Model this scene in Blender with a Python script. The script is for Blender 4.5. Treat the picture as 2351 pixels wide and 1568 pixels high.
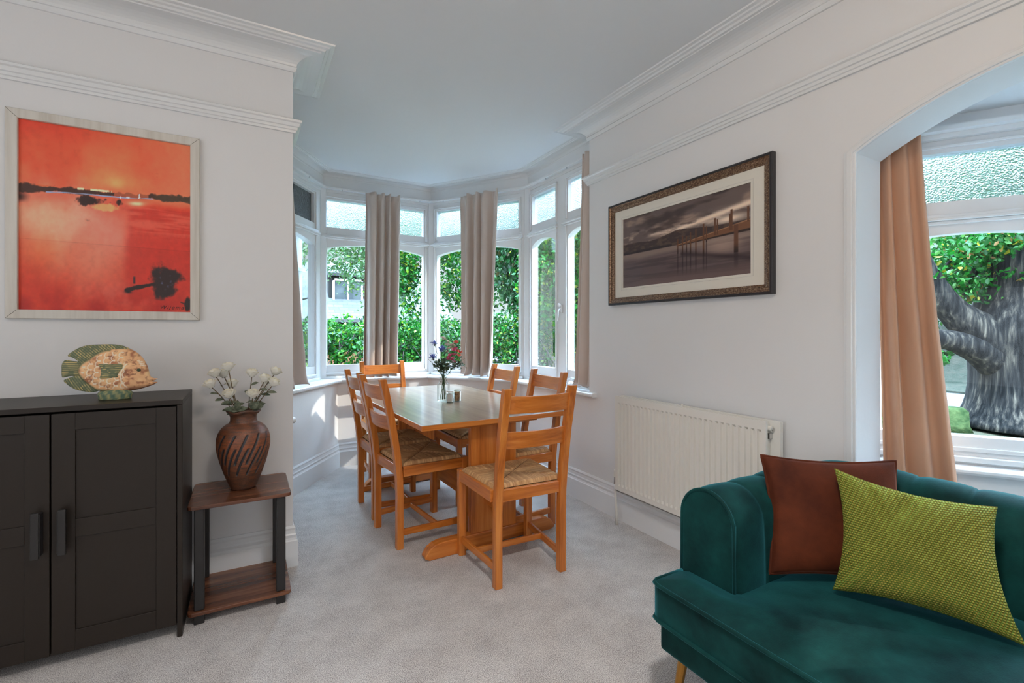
import bpy, bmesh, math, random
import numpy as np
from mathutils import Vector, Matrix, noise
from mathutils.geometry import delaunay_2d_cdt

for _o in list(bpy.data.objects):
    bpy.data.objects.remove(_o, do_unlink=True)
S = bpy.context.scene
COL = S.collection
random.seed(7)
RNG = np.random.default_rng(7)
PI = math.pi

# ------------------------------------------------------------ camera
cam_d = bpy.data.cameras.new('camera')
cam = bpy.data.objects.new('camera', cam_d)
COL.objects.link(cam)
cam.location = (0, 0, 1.23)
cam.rotation_euler = (PI / 2, 0, math.radians(-29.463))
cam_d.sensor_width = 36
cam_d.lens = 36 * 1085 / 2351
cam_d.shift_y = -(784 - 762) / 2351
cam_d.clip_start = 0.05
cam_d.clip_end = 300
S.camera = cam

# ------------------------------------------------------------ world, sun, lamps, exposure
S.view_settings.view_transform = 'Standard'
S.view_settings.look = 'None'
S.view_settings.gamma = 1
S.view_settings.use_curve_mapping = False
S.view_settings.exposure = 0.16
S.cycles.transparent_max_bounces = 20
W = bpy.data.worlds.new('sky')
S.world = W
W.use_nodes = True
wn = W.node_tree.nodes['Background']
# hazy bright sky: pale at the horizon, brighter and bluer overhead
_tc = W.node_tree.nodes.new('ShaderNodeTexCoord'); _sx = W.node_tree.nodes.new('ShaderNodeSeparateXYZ')
_rc = W.node_tree.nodes.new('ShaderNodeValToRGB'); _rs = W.node_tree.nodes.new('ShaderNodeMapRange')
W.node_tree.links.new(_tc.outputs['Generated'], _sx.inputs[0])
W.node_tree.links.new(_sx.outputs['Z'], _rc.inputs[0]); W.node_tree.links.new(_sx.outputs['Z'], _rs.inputs[0])
_rc.color_ramp.elements[0].color = (0.86, 0.93, 1.0, 1); _rc.color_ramp.elements[1].color = (0.40, 0.69, 1.0, 1)
_rs.inputs[1].default_value = 0.22; _rs.inputs[2].default_value = 0.80; _rs.inputs[3].default_value = 0.85; _rs.inputs[4].default_value = 41.0
W.node_tree.links.new(_rc.outputs[0], wn.inputs[0]); W.node_tree.links.new(_rs.outputs[0], wn.inputs[1])


def light(name, kind, loc, energy, color, rot=(0, 0, 0), **kw):
    d = bpy.data.lights.new(name, kind)
    d.energy = energy
    d.color = color
    for k, v in kw.items():
        setattr(d, k, v)
    o = bpy.data.objects.new(name, d)
    o.location = loc
    o.rotation_euler = rot
    COL.objects.link(o)
    return o


SUN_TO = Vector((0.80, -0.60, 0.62)).normalized()
sun = light('sun', 'SUN', (6, -4, 8), 4.0, (1.0, 0.93, 0.82), angle=math.radians(0.6))
sun.rotation_euler = SUN_TO.to_track_quat('Z', 'Y').to_euler()
# two area lamps added as room fill; both walls there are windowless
light('rear_fill_area', 'AREA', (0.0, -2.42, 1.5), 14, (0.90, 0.95, 1.0), (PI / 2 + 0.45, 0, 0), shape='RECTANGLE', size=2.4, size_y=1.7)
light('side_fill_area', 'AREA', (-2.92, 0.0, 1.5), 40, (0.88, 0.94, 1.0), (PI / 2 + 0.5, 0, -PI / 2), shape='RECTANGLE', size=2.0, size_y=1.5)

# unseen spot added behind the camera to brighten the ceiling, with no lamp body
light('ceiling_fill_spot', 'SPOT', (-1.9, -1.6, 1.80), 60, (1.0, 0.93, 0.84), (PI, 0, 0), spot_size=math.radians(150), spot_blend=0.6, shadow_soft_size=0.12)


# ------------------------------------------------------------ small helpers
def lin(r, g, b):
    f = lambda c: (c / 255 / 12.92) if c / 255 <= 0.04045 else ((c / 255 + 0.055) / 1.055) ** 2.4
    return (f(r), f(g), f(b), 1)


def tag(o, label, cat=None, group=None, kind=None):
    if label: o['label'] = label
    if cat: o['category'] = cat
    if group: o['group'] = group
    if kind: o['kind'] = kind
    return o


def thing(name, label, cat, loc=(0, 0, 0), rz=0, group=None):
    o = bpy.data.objects.new(name, None)
    o.empty_display_size = 0.05
    COL.objects.link(o)
    o.location = loc
    o.rotation_euler = (0, 0, rz)
    return tag(o, label, cat, group)


def link(name, me, mt, parent=None):
    o = bpy.data.objects.new(name, me)
    COL.objects.link(o)
    if mt is not None and not me.materials:
        me.materials.append(mt)
    if parent is not None:
        o.parent = parent
    return o


class MB:
    """collects verts, faces and per-vertex colours and links them as one mesh"""
    def __init__(s):
        s.v = []; s.f = []; s.c = []

    def add(s, vs, fs, col=None):
        n = len(s.v)
        s.v += [tuple(p) for p in vs]
        s.f += [tuple(i + n for i in f) for f in fs]
        s.c += [col] * len(vs) if (col is None or not isinstance(col, list)) else col
        return s

    def box(s, x0, x1, y0, y1, z0, z1, M=None):
        vs = [Vector(p) for p in ((x0, y0, z0), (x1, y0, z0), (x1, y1, z0), (x0, y1, z0), (x0, y0, z1), (x1, y0, z1), (x1, y1, z1), (x0, y1, z1))]
        if M: vs = [M @ p for p in vs]
        return s.add(vs, [(0, 3, 2, 1), (4, 5, 6, 7), (0, 1, 5, 4), (1, 2, 6, 5), (2, 3, 7, 6), (3, 0, 4, 7)])

    def prism(s, poly, z0, z1, M=None):
        """poly in local xy extruded along local z"""
        n = len(poly)
        vs = [Vector((x, y, z0)) for x, y in poly] + [Vector((x, y, z1)) for x, y in poly]
        if M: vs = [M @ p for p in vs]
        fs = [tuple(range(n))[::-1], tuple(range(n, 2 * n))] + [(i, (i + 1) % n, n + (i + 1) % n, n + i) for i in range(n)]
        return s.add(vs, fs)

    def loft(s, rings, caps=True, closed=True, col=None):
        n = len(rings[0]); vs = [p for r in rings for p in r]; fs = []
        for i in range(len(rings) - 1):
            for j in range(n if closed else n - 1):
                k = (j + 1) % n
                fs.append((i * n + j, i * n + k, (i + 1) * n + k, (i + 1) * n + j))
        if caps and closed:
            fs.append(tuple(range(n))[::-1]); fs.append(tuple((len(rings) - 1) * n + j for j in range(n)))
        return s.add(vs, fs, col)

    def tube(s, pts, rad, n=8, M=None, col=None, loop=False):
        pts = [Vector(p) for p in pts]
        if not hasattr(rad, '__len__'): rad = [rad] * len(pts)
        rings = []; up = None
        m = len(pts)
        for i, p in enumerate(pts):
            if loop: t = pts[(i + 1) % m] - pts[i - 1]
            else: t = pts[min(i + 1, m - 1)] - pts[max(i - 1, 0)]
            t.normalize()
            if up is None:
                up = Vector((0, 0, 1)) if abs(t.z) < 0.9 else Vector((1, 0, 0))
            a = t.cross(up).normalized(); b = a.cross(t).normalized(); up = b
            ring = [p + (a * math.cos(q) + b * math.sin(q)) * rad[i] for q in (2 * PI * k / n for k in range(n))]
            rings.append([M @ q for q in ring] if M else ring)
        if loop: rings.append(rings[0])
        return s.loft(rings, caps=not loop, col=col)

    def lathe(s, prof, n=24, c=(0, 0, 0), fn=None, cap=True):
        rings = []
        for r, z in prof:
            ring = []
            for k in range(n):
                a = 2 * PI * k / n
                rr, zz = (r, z) if fn is None else fn(r, z, a)
                ring.append(Vector((c[0] + rr * math.cos(a), c[1] + rr * math.sin(a), c[2] + zz)))
            rings.append(ring)
        return s.loft(rings, caps=cap)

    def ball(s, c, r, nu=10, nv=6, sc=(1, 1, 1), col=None):
        vs = []; fs = []
        for i in range(nv + 1):
            th = PI * i / nv
            for j in range(nu):
                ph = 2 * PI * j / nu
                vs.append((c[0] + r * sc[0] * math.sin(th) * math.cos(ph), c[1] + r * sc[1] * math.sin(th) * math.sin(ph), c[2] + r * sc[2] * math.cos(th)))
        for i in range(nv):
            for j in range(nu):
                k = (j + 1) % nu
                fs.append((i * nu + j, (i + 1) * nu + j, (i + 1) * nu + k, i * nu + k))
        return s.add(vs, fs, col)

    def build(s, name, mt, parent=None, smooth=False, bevel=0, seg=2, recalc=True, subsurf=0, weld=False):
        me = bpy.data.meshes.new(name)
        me.from_pydata([tuple(p) for p in s.v], [], s.f)
        if any(c is not None for c in s.c):
            ca = me.color_attributes.new('col', 'FLOAT_COLOR', 'POINT')
            ca.data.foreach_set('color', np.array([(c if c is not None else (1, 1, 1, 1)) for c in s.c], dtype=np.float32).ravel())
        if recalc or weld:
            bm = bmesh.new(); bm.from_mesh(me)
            if weld: bmesh.ops.remove_doubles(bm, verts=bm.verts, dist=1e-5)
            bmesh.ops.recalc_face_normals(bm, faces=bm.faces)
            bm.to_mesh(me); bm.free()
        if smooth:
            me.polygons.foreach_set('use_smooth', [True] * len(me.polygons))
        me.update()
        o = link(name, me, mt, parent)
        if bevel:
            b = o.modifiers.new('bevel', 'BEVEL'); b.width = bevel; b.segments = seg; b.limit_method = 'ANGLE'; b.angle_limit = math.radians(40)
            b.harden_normals = False
        if subsurf:
            b = o.modifiers.new('sub', 'SUBSURF'); b.levels = subsurf; b.render_levels = subsurf
        return o


def sweep(mb, prof, path, closed_prof=True):
    """prof = (offset to the left of the path, z); path = 2D points, mitred"""
    P = [Vector(p) for p in path]
    rings = []
    for i, p in enumerate(P):
        d0 = (P[i] - P[i - 1]).normalized() if i > 0 else None
        d1 = (P[i + 1] - P[i]).normalized() if i < len(P) - 1 else None
        if d0 is None: d0 = d1
        if d1 is None: d1 = d0
        n0 = Vector((-d0.y, d0.x)); n1 = Vector((-d1.y, d1.x))
        m = (n0 + n1)
        m = m / max(0.15, m.dot(n0)) if m.length > 1e-6 else n0
        rings.append([Vector((p.x + m.x * o, p.y + m.y * o, z)) for o, z in prof])
    mb.loft(rings, caps=True, closed=True)
    return mb


def inside_poly(P, X, Y):
    x = np.array([p[0] for p in P]); y = np.array([p[1] for p in P])
    ins = np.zeros(X.shape, bool); j = len(P) - 1
    for i in range(len(P)):
        c = ((y[i] > Y) != (y[j] > Y)) & (X < (x[j] - x[i]) * (Y - y[i]) / (y[j] - y[i] + 1e-12) + x[i])
        ins ^= c; j = i
    return ins


def dist_poly(P, X, Y):
    d = np.full(X.shape, 1e9)
    for i in range(len(P)):
        ax, ay = P[i - 1]; bx, by = P[i]
        dx, dy = bx - ax, by - ay
        t = np.clip(((X - ax) * dx + (Y - ay) * dy) / (dx * dx + dy * dy + 1e-12), 0, 1)
        d = np.minimum(d, np.hypot(X - ax - t * dx, Y - ay - t * dy))
    return d


def smooth_outline(P, n=4):
    """Catmull-Rom through a closed outline"""
    out = []
    m = len(P)
    for i in range(m):
        p0, p1, p2, p3 = (np.array(P[(i + k - 1) % m], float) for k in range(4))
        for k in range(n):
            t = k / n
            out.append(tuple(0.5 * ((2 * p1) + (-p0 + p2) * t + (2 * p0 - 5 * p1 + 4 * p2 - p3) * t * t + (-p0 + 3 * p1 - 3 * p2 + p3) * t ** 3)))
    return out


def flat_mesh(P, res):
    """triangulated outline with interior points -> (xy array, tris, n_boundary, distance)"""
    xs = np.arange(min(p[0] for p in P), max(p[0] for p in P), res)
    ys = np.arange(min(p[1] for p in P), max(p[1] for p in P), res)
    X, Y = np.meshgrid(xs, ys)
    X = X + (np.arange(len(ys)) % 2)[:, None] * res * 0.5
    k = inside_poly(P, X, Y) & (dist_poly(P, X, Y) > res * 0.45)
    pts = [Vector(p) for p in P] + [Vector(p) for p in zip(X[k], Y[k])]
    n = len(P)
    vo, _, fo, *_ = delaunay_2d_cdt(pts, [(i, (i + 1) % n) for i in range(n)], [], 1, 1e-7)
    A = np.array([tuple(v) for v in vo])
    return A, [tuple(f) for f in fo], n, dist_poly(P, A[:, 0], A[:, 1])


# value noise for painted surfaces
_T = np.random.default_rng(3).random((256, 256))


def vn(x, y):
    x = np.asarray(x, float); y = np.asarray(y, float)
    xi = np.floor(x).astype(int); yi = np.floor(y).astype(int)
    fx = x - xi; fy = y - yi
    fx = fx * fx * (3 - 2 * fx); fy = fy * fy * (3 - 2 * fy)
    g = lambda a, b: _T[a % 256, b % 256]
    return (g(xi, yi) * (1 - fx) + g(xi + 1, yi) * fx) * (1 - fy) + (g(xi, yi + 1) * (1 - fx) + g(xi + 1, yi + 1) * fx) * fy


def fbm(x, y, o=4):
    r = 0; a = 0.5
    for i in range(o):
        r = r + a * vn(x * 2 ** i + 17.3 * i, y * 2 ** i + 9.1 * i); a *= 0.5
    return r / (1 - 0.5 ** o)


def sst(a, b, x):
    t = np.clip((x - a) / (b - a), 0, 1)
    return t * t * (3 - 2 * t)


def mixc(C, col, f):
    """blend an (n,3) srgb array towards a colour"""
    f = np.clip(f, 0, 1)[..., None]
    return C * (1 - f) + np.array(col, float) * f


def srgb_arr(C):
    c = np.clip(C / 255, 0, 1)
    L = np.where(c <= 0.04045, c / 12.92, ((c + 0.055) / 1.055) ** 2.4)
    return np.concatenate([L, np.ones(L.shape[:-1] + (1,))], -1)


# ------------------------------------------------------------ materials
def nodes(m): return m.node_tree.nodes, m.node_tree.links


def mat(name, col, rough=0.5, spec=0.5, metal=0.0, sheen=0.0, coat=0.0, **kw):
    m = bpy.data.materials.new(name)
    m.use_nodes = True
    b = m.node_tree.nodes['Principled BSDF']
    b.inputs['Base Color'].default_value = col
    b.inputs['Roughness'].default_value = rough
    b.inputs['Specular IOR Level'].default_value = spec
    b.inputs['Metallic'].default_value = metal
    b.inputs['Sheen Weight'].default_value = sheen
    b.inputs['Coat Weight'].default_value = coat
    for k, v in kw.items():
        b.inputs[k.replace('_', ' ')].default_value = v
    return m


def N(m, t, **kw):
    n = m.node_tree.nodes.new(t)
    for k, v in kw.items(): setattr(n, k, v)
    return n


def tex(m, scale=(1, 1, 1), kind='NOISE', sc=5, detail=4, rough=0.5, coord='Object'):
    """coord -> mapping -> texture; returns texture node"""
    tc = N(m, 'ShaderNodeTexCoord'); mp = N(m, 'ShaderNodeMapping')
    mp.inputs['Scale'].default_value = scale
    m.node_tree.links.new(tc.outputs[coord], mp.inputs[0])
    if kind == 'NOISE':
        t = N(m, 'ShaderNodeTexNoise'); t.inputs['Detail'].default_value = detail; t.inputs['Roughness'].default_value = rough
    elif kind == 'VORONOI':
        t = N(m, 'ShaderNodeTexVoronoi')
    elif kind == 'WAVE':
        t = N(m, 'ShaderNodeTexWave')
    t.inputs['Scale'].default_value = sc
    m.node_tree.links.new(mp.outputs[0], t.inputs['Vector'])
    return t


def ramp(m, src, stops, inp='Base Color'):
    r = N(m, 'ShaderNodeValToRGB')
    e = r.color_ramp.elements
    while len(e) < len(stops): e.new(0.5)
    for i, (p, c) in enumerate(stops):
        e[i].position = p; e[i].color = c
    m.node_tree.links.new(src, r.inputs[0])
    if inp: m.node_tree.links.new(r.outputs[0], m.node_tree.nodes['Principled BSDF'].inputs[inp])
    return r


def bump(m, src, strength=0.3, dist=0.01):
    b = N(m, 'ShaderNodeBump')
    b.inputs['Strength'].default_value = strength; b.inputs['Distance'].default_value = dist
    m.node_tree.links.new(src, b.inputs['Height'])
    m.node_tree.links.new(b.outputs[0], m.node_tree.nodes['Principled BSDF'].inputs['Normal'])
    return b


def attr_mat(name, rough=0.6, **kw):
    m = mat(name, (1, 1, 1, 1), rough, **kw)
    a = N(m, 'ShaderNodeAttribute', attribute_name='col')
    m.node_tree.links.new(a.outputs['Color'], m.node_tree.nodes['Principled BSDF'].inputs['Base Color'])
    return m


M = {}
M['wall'] = mat('wall_paint', lin(229, 228, 228), 0.55, 0.35)
t = tex(M['wall'], sc=60, detail=3); bump(M['wall'], t.outputs[0], 0.08, 0.004)
M['ceil'] = mat('ceiling_paint', lin(228, 229, 230), 0.8, 0.2)
t = tex(M['ceil'], sc=25, detail=3); bump(M['ceil'], t.outputs[0], 0.05, 0.004)
M['gloss'] = mat('white_gloss_paint', lin(230, 231, 232), 0.22, 0.5)
t = tex(M['gloss'], sc=14, detail=2); bump(M['gloss'], t.outputs[0], 0.05, 0.004)
M['rad'] = mat('radiator_enamel', lin(232, 228, 220), 0.3, 0.5)
t = tex(M['rad'], sc=30); bump(M['rad'], t.outputs[0], 0.02, 0.002)

# carpet: speckled twist pile
m = M['carpet'] = mat('carpet_pile', (0.4, 0.4, 0.4, 1), 0.95, 0.1)
t1 = tex(m, sc=290, detail=3, rough=0.75)
t2 = tex(m, sc=5.0, detail=6, rough=0.7)
mx = N(m, 'ShaderNodeMath', operation='MULTIPLY_ADD'); mx.inputs[1].default_value = 0.20; mx.inputs[2].default_value = -0.11
m.node_tree.links.new(t2.outputs[0], mx.inputs[0])
ad = N(m, 'ShaderNodeMath', operation='ADD')
m.node_tree.links.new(t1.outputs[0], ad.inputs[0]); m.node_tree.links.new(mx.outputs[0], ad.inputs[1])
ramp(m, ad.outputs[0], [(0.32, lin(110, 104, 104)), (0.44, lin(182, 175, 172)), (0.54, lin(226, 220, 216)), (0.64, lin(248, 244, 240))])
bump(m, t1.outputs[0], 0.5, 0.008)


def wood(name, axis, c0, c1, c2, rough=0.30, fine=38, coat=0.15):
    m = mat(name, c1, rough, 0.5, coat=coat)
    s = [fine, fine, fine]; s[axis] = fine * 0.055
    t = tex(m, tuple(s), sc=1.0, detail=5, rough=0.6)
    ramp(m, t.outputs[0], [(0.30, c0), (0.5, c1), (0.70, c2)])
    bump(m, t.outputs[0], 0.06, 0.002)
    return m


H0, H1, H2 = lin(164, 86, 28), lin(200, 114, 44), lin(216, 136, 64)
M['oak_x'] = wood('honey_beech_along_x', 0, H0, H1, H2)
M['oak_y'] = wood('honey_beech_along_y', 1, H0, H1, H2)
M['oak_z'] = wood('honey_beech_along_z', 2, H0, H1, H2)
M['top'] = wood('table_top_beech', 1, lin(120, 92, 66), lin(142, 112, 84), lin(158, 130, 102), 0.28, 26, coat=0.45)
M['top'].node_tree.nodes['Principled BSDF'].inputs['Coat Roughness'].default_value = 0.16
M['walnut'] = wood('dark_walnut_laminate', 0, lin(56, 32, 22), lin(104, 62, 42), lin(148, 96, 66), 0.25, 22)
M['cab'] = mat('black_brown_foil', lin(37, 29, 23), 0.42, 0.4)
t = tex(M['cab'], (3, 3, 60), sc=1.5); bump(M['cab'], t.outputs[0], 0.03, 0.002)
M['black'] = mat('black_painted_tube', lin(38, 36, 36), 0.4, 0.5)
t = tex(M['black'], sc=40); bump(M['black'], t.outputs[0], 0.02, 0.001)
M['brass'] = mat('brushed_brass', lin(176, 128, 64), 0.35, metal=1.0)
t = tex(M['brass'], (60, 60, 4), sc=2); bump(M['brass'], t.outputs[0], 0.03, 0.001)
M['chrome'] = mat('chrome', lin(200, 200, 200), 0.18, metal=1.0)
t = tex(M['chrome'], sc=20); bump(M['chrome'], t.outputs[0], 0.02, 0.001)
M['rush'] = attr_mat('woven_rush', 0.7, spec=0.3)

# velvet
def velvet(name, c0, c1, tint, sheen=1.0, sc=4.0):
    m = mat(name, c1, 0.75, 0.15, sheen=sheen)
    b = m.node_tree.nodes['Principled BSDF']
    b.inputs['Sheen Tint'].default_value = tint; b.inputs['Sheen Roughness'].default_value = 0.35
    t = tex(m, sc=sc, detail=5, rough=0.6)
    ramp(m, t.outputs[0], [(0.3, c0), (0.7, c1)])
    t2 = tex(m, sc=260, detail=2); bump(m, t2.outputs[0], 0.12, 0.003)
    return m


M['green_velvet'] = velvet('emerald_velvet', lin(2, 26, 25), lin(15, 66, 63), lin(80, 180, 196), 0.75, 7.0)
M['brown_velvet'] = velvet('rust_brown_velvet', lin(60, 24, 11), lin(92, 42, 21), lin(214, 150, 128), 0.5, 7)
m = M['curtain'] = mat('taupe_curtain', lin(206, 190, 180), 0.65, 0.25, sheen=0.3)
t = tex(m, (400, 400, 60), sc=1.0); bump(m, t.outputs[0], 0.06, 0.002)
m = M['curtain_tan'] = mat('tan_curtain', lin(200, 152, 122), 0.65, 0.25, sheen=0.3)
t = tex(m, (400, 400, 60), sc=1.0); bump(m, t.outputs[0], 0.06, 0.002)

# clear glass: straight-through with a mirror share at grazing angles
def glass(name, tint=(1, 1, 1, 1), refl=1.0):
    m = bpy.data.materials.new(name); m.use_nodes = True
    nt = m.node_tree; nt.nodes.clear()
    o = nt.nodes.new('ShaderNodeOutputMaterial'); mx = nt.nodes.new('ShaderNodeMixShader')
    a = nt.nodes.new('ShaderNodeBsdfTransparent'); a.inputs[0].default_value = tint
    g = nt.nodes.new('ShaderNodeBsdfGlossy'); g.inputs['Roughness'].default_value = 0.02
    f = nt.nodes.new('ShaderNodeFresnel'); f.inputs[0].default_value = 1.45
    k = nt.nodes.new('ShaderNodeMath'); k.operation = 'MULTIPLY'; k.inputs[1].default_value = refl
    nt.links.new(f.outputs[0], k.inputs[0]); nt.links.new(k.outputs[0], mx.inputs[0])
    nt.links.new(a.outputs[0], mx.inputs[1]); nt.links.new(g.outputs[0], mx.inputs[2]); nt.links.new(mx.outputs[0], o.inputs[0])
    return m


M['glass'] = glass('window_glass', (0.98, 0.99, 0.985, 1), 0.35)
M['vase_glass'] = glass('bottle_glass', (0.96, 0.98, 0.97, 1), 0.55)
m = M['obscure'] = mat('hammered_glass', lin(206, 217, 228), 0.3, 0.5)
b = m.node_tree.nodes['Principled BSDF']; b.inputs['Transmission Weight'].default_value = 1.0; b.inputs['IOR'].default_value = 1.25
t = tex(m, (1, 1, 1), 'VORONOI', 150); bump(m, t.outputs['Distance'], 0.5, 0.006)
m = M['dark_glass'] = mat('dark_hammered_glass', lin(96, 102, 106), 0.25, 0.5)
t = tex(m, (1, 1, 1), 'VORONOI', 62); bump(m, t.outputs['Distance'], 0.6, 0.01)


def leaf_mat(name, trans=0.35, rough=0.45):
    m = attr_mat(name, rough, spec=0.4)
    nt = m.node_tree
    b = nt.nodes['Principled BSDF']; a = [n for n in nt.nodes if n.type == 'ATTRIBUTE'][0]
    tr = nt.nodes.new('ShaderNodeBsdfTranslucent'); mx = nt.nodes.new('ShaderNodeMixShader'); mx.inputs[0].default_value = trans
    nt.links.new(a.outputs['Color'], tr.inputs[0])
    o = [n for n in nt.nodes if n.type == 'OUTPUT_MATERIAL'][0]
    nt.links.new(b.outputs[0], mx.inputs[1]); nt.links.new(tr.outputs[0], mx.inputs[2]); nt.links.new(mx.outputs[0], o.inputs[0])
    return m


M['leaf'] = leaf_mat('foliage_leaves')
M['petal'] = leaf_mat('silk_petals', 0.3, 0.6)
M['paint'] = attr_mat('painted_canvas', 0.35, spec=0.4)
M['photo'] = attr_mat('photo_print', 0.25, spec=0.4)
M['mount'] = mat('cream_mount', lin(226, 220, 208), 0.7, 0.2)
t = tex(M['mount'], sc=200); bump(M['mount'], t.outputs[0], 0.03, 0.001)
M['fish'] = attr_mat('painted_carving', 0.55, spec=0.3)
t = tex(M['fish'], sc=140); bump(M['fish'], t.outputs[0], 0.15, 0.002)
M['ink'] = mat('dark_ink', lin(50, 22, 20), 0.6)
t = tex(M['ink'], sc=60); bump(M['ink'], t.outputs[0], 0.02, 0.001)
# ============================================================ ROOM SHELL
LW, RW, CZ = 2.74, 2.15, 2.70          # left wall plane (y), right wall plane (x), ceiling height
NIB = 0.22                               # free end of the left wall
GP = [(2.29, 2.62), (2.29, 3.71), (1.67, 4.64), (0.60, 4.64), (-0.02, 3.73), (-0.02, 3.0)]     # bay glass line
DP = [(2.15, 2.678), (2.15, 3.66), (1.60, 4.54), (0.74, 4.54), (0.10, 3.594), (0.10, 3.0)]    # wall below the bay sill


def struct(o):
    o['kind'] = 'structure'
    return o


# floor and ceiling
mb = MB().prism([(-3, -2.5), (3.0, -2.5), (3.0, 1.3), (2.34, 2.5), (2.42, 3.8), (1.75, 4.78), (0.52, 4.78), (-0.14, 3.8), (-0.14, 3.0), (-3, 3.0)], -0.08, 0.0)
struct(mb.build('floor', M['carpet']))
mb = MB().prism([(-3.1, -2.6), (2.34, -2.6), (2.34, 2.62), (2.42, 3.8), (1.75, 4.78), (0.52, 4.78), (-0.14, 3.8), (-0.14, 2.9), (-3.1, 2.9)], CZ, CZ + 0.1)
struct(mb.build('ceiling', M['ceil']))

# left wall: 0.26 thick, free end beside the bay
struct(MB().box(-3.1, NIB, LW, 3.0, 0, CZ).build('wall_left', M['wall']))


# right wall with the arched opening to the alcove
def circ3(a, b, c):
    ax, ay = a; bx, by = b; cx, cy = c
    d = 2 * (ax * (by - cy) + bx * (cy - ay) + cx * (ay - by))
    ux = ((ax * ax + ay * ay) * (by - cy) + (bx * bx + by * by) * (cy - ay) + (cx * cx + cy * cy) * (ay - by)) / d
    uy = ((ax * ax + ay * ay) * (cx - bx) + (bx * bx + by * by) * (ax - cx) + (cx * cx + cy * cy) * (bx - ax)) / d
    return ux, uy, math.hypot(ax - ux, ay - uy)


AC = circ3((0.975, 1.949), (0.749, 2.049), (0.506, 2.103))
AY0 = 0.975; AY1 = 2 * AC[0] - AY0
def arc_pts(r_extra=0.0, n=28):
    R = AC[2] + r_extra
    a0 = math.atan2(1.949 - AC[1], AY0 - AC[0])
    return [(AC[0] + R * math.cos(a0 + (PI - 2 * a0) * i / n), AC[1] + R * math.sin(a0 + (PI - 2 * a0) * i / n)) for i in range(n + 1)]


YZX = Matrix(((0, 0, 1, 0), (1, 0, 0, 0), (0, 1, 0, 0), (0, 0, 0, 1)))     # local (y, z, x) -> world
ap = arc_pts()
outl = [(2.678, 0), (2.678, CZ), (-2.6, CZ), (-2.6, 0), (AY1, 0)] + ap[::-1] + [(AY0, 0)]
struct(MB().prism(outl, RW, 2.34, YZX).build('wall_right', M['wall']))
struct(MB().box(-3.1, 3.0, -2.6, -2.5, 0, CZ).build('wall_back', M['wall']))
struct(MB().box(-3.1, -3.0, -2.5, 2.74, 0, CZ).build('wall_side', M['wall']))
# flat architrave round the arch
inner = [(AY0, 0)] + ap + [(AY1, 0)]
oo = arc_pts(0.034)
outer = [(AY0 + 0.045, 0), (AY0 + 0.045, 1.962)] + oo[1:-1] + [(AY1 - 0.045, 1.962), (AY1 - 0.045, 0)]
mb = MB()
arch_in = [(AY0, 0), (AY0, 1.949)] + ap[1:-1] + [(AY1, 1.949), (AY1, 0)]
for (o0, o1, xx) in ((0, 1.0, 0.012), (0.25, 0.75, 0.018)):
    rings = []
    for a, bb in zip(arch_in, outer):
        pa = (a[0] + (bb[0] - a[0]) * o0, a[1] + (bb[1] - a[1]) * o0); pb = (a[0] + (bb[0] - a[0]) * o1, a[1] + (bb[1] - a[1]) * o1)
        rings.append([Vector((RW + 0.002, *pa)), Vector((RW - xx, *pa)), Vector((RW - xx, *pb)), Vector((RW + 0.002, *pb))])
    mb.loft(rings)
struct(mb.build('trim_1', M['gloss'], bevel=0.003))

# alcove beyond the arch: canted bay
AP = [(2.40, 1.10), (2.842, 0.433), (2.842, 0.10), (2.842, -0.28), (2.40, -0.93)]
def alc(n, z0, z1, o0, o1, path):
    return struct(sweep(MB(), [(o0, z0), (o1, z0), (o1, z1), (o0, z1)], path).build(n, M['wall']))
alc('wall_alcove', 0, 0.66, -0.06, 0.05, [AP[4], AP[3], AP[1], AP[0]])
alc('wall_alcove_top', 2.05, 2.20, -0.06, 0.03, [AP[4], AP[3], AP[1], AP[0]])
struct(MB().box(2.34, 2.46, 1.02, 1.30, 0, 2.2).build('wall_alcove_far', M['wall']))
struct(MB().box(2.34, 2.46, -1.15, -0.88, 0, 2.2).build('wall_alcove_near', M['wall']))
struct(MB().prism([(2.34, 1.3), (2.34, -1.15), (2.46, -1.15), (3.0, -0.3), (3.0, 0.5), (2.46, 1.3)], 2.125, 2.2).build('ceiling_alcove', M['ceil']))

# bay: wall below the sill and lintel above the windows
struct(sweep(MB(), [(0, 0), (0, 0.775), (-0.09, 0.775), (-0.09, 0)], DP).build('wall_bay', M['wall']))
struct(sweep(MB(), [(0.036, 2.512), (0.036, CZ), (-0.09, CZ), (-0.09, 2.512)], GP).build('wall_bay_top', M['gloss']))
struct(MB().box(-0.12, 0.0, 2.98, 3.73, 0.7, 2.6).build('wall_bay_left', M['wall']))

# skirting
BP = [(0, 0), (0.022, 0), (0.022, 0.135), (0.018, 0.14), (0.014, 0.15), (0.016, 0.165), (0.012, 0.172), (0.010, 0.19), (0.012, 0.20), (0.006, 0.212), (0, 0.212)]
struct(sweep(MB(), BP, [(RW, AY0 + 0.05), (RW, 2.678)]).build('baseboard_right', M['gloss'], smooth=False))
struct(sweep(MB(), BP, DP).build('baseboard_bay', M['gloss']))
struct(sweep(MB(), BP, [(0.10, 3.0), (NIB, 3.0), (NIB, LW), (-3, LW)]).build('baseboard_left', M['gloss']))
# picture rail
RP = [(0, 2.277), (0.012, 2.277), (0.014, 2.288), (0.020, 2.291), (0.021, 2.303), (0.028, 2.306), (0.032, 2.322), (0.040, 2.327), (0.041, 2.337), (0.030, 2.343), (0, 2.345)]
struct(sweep(MB(), RP, [(-0.02, 3.0), (NIB, 3.0), (NIB, LW), (-3, LW)]).build('trim_2', M['gloss']))
struct(sweep(MB(), RP, [(RW, -2.5), (RW, 2.678), (2.29, 2.678)]).build('trim_3', M['gloss']))
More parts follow.
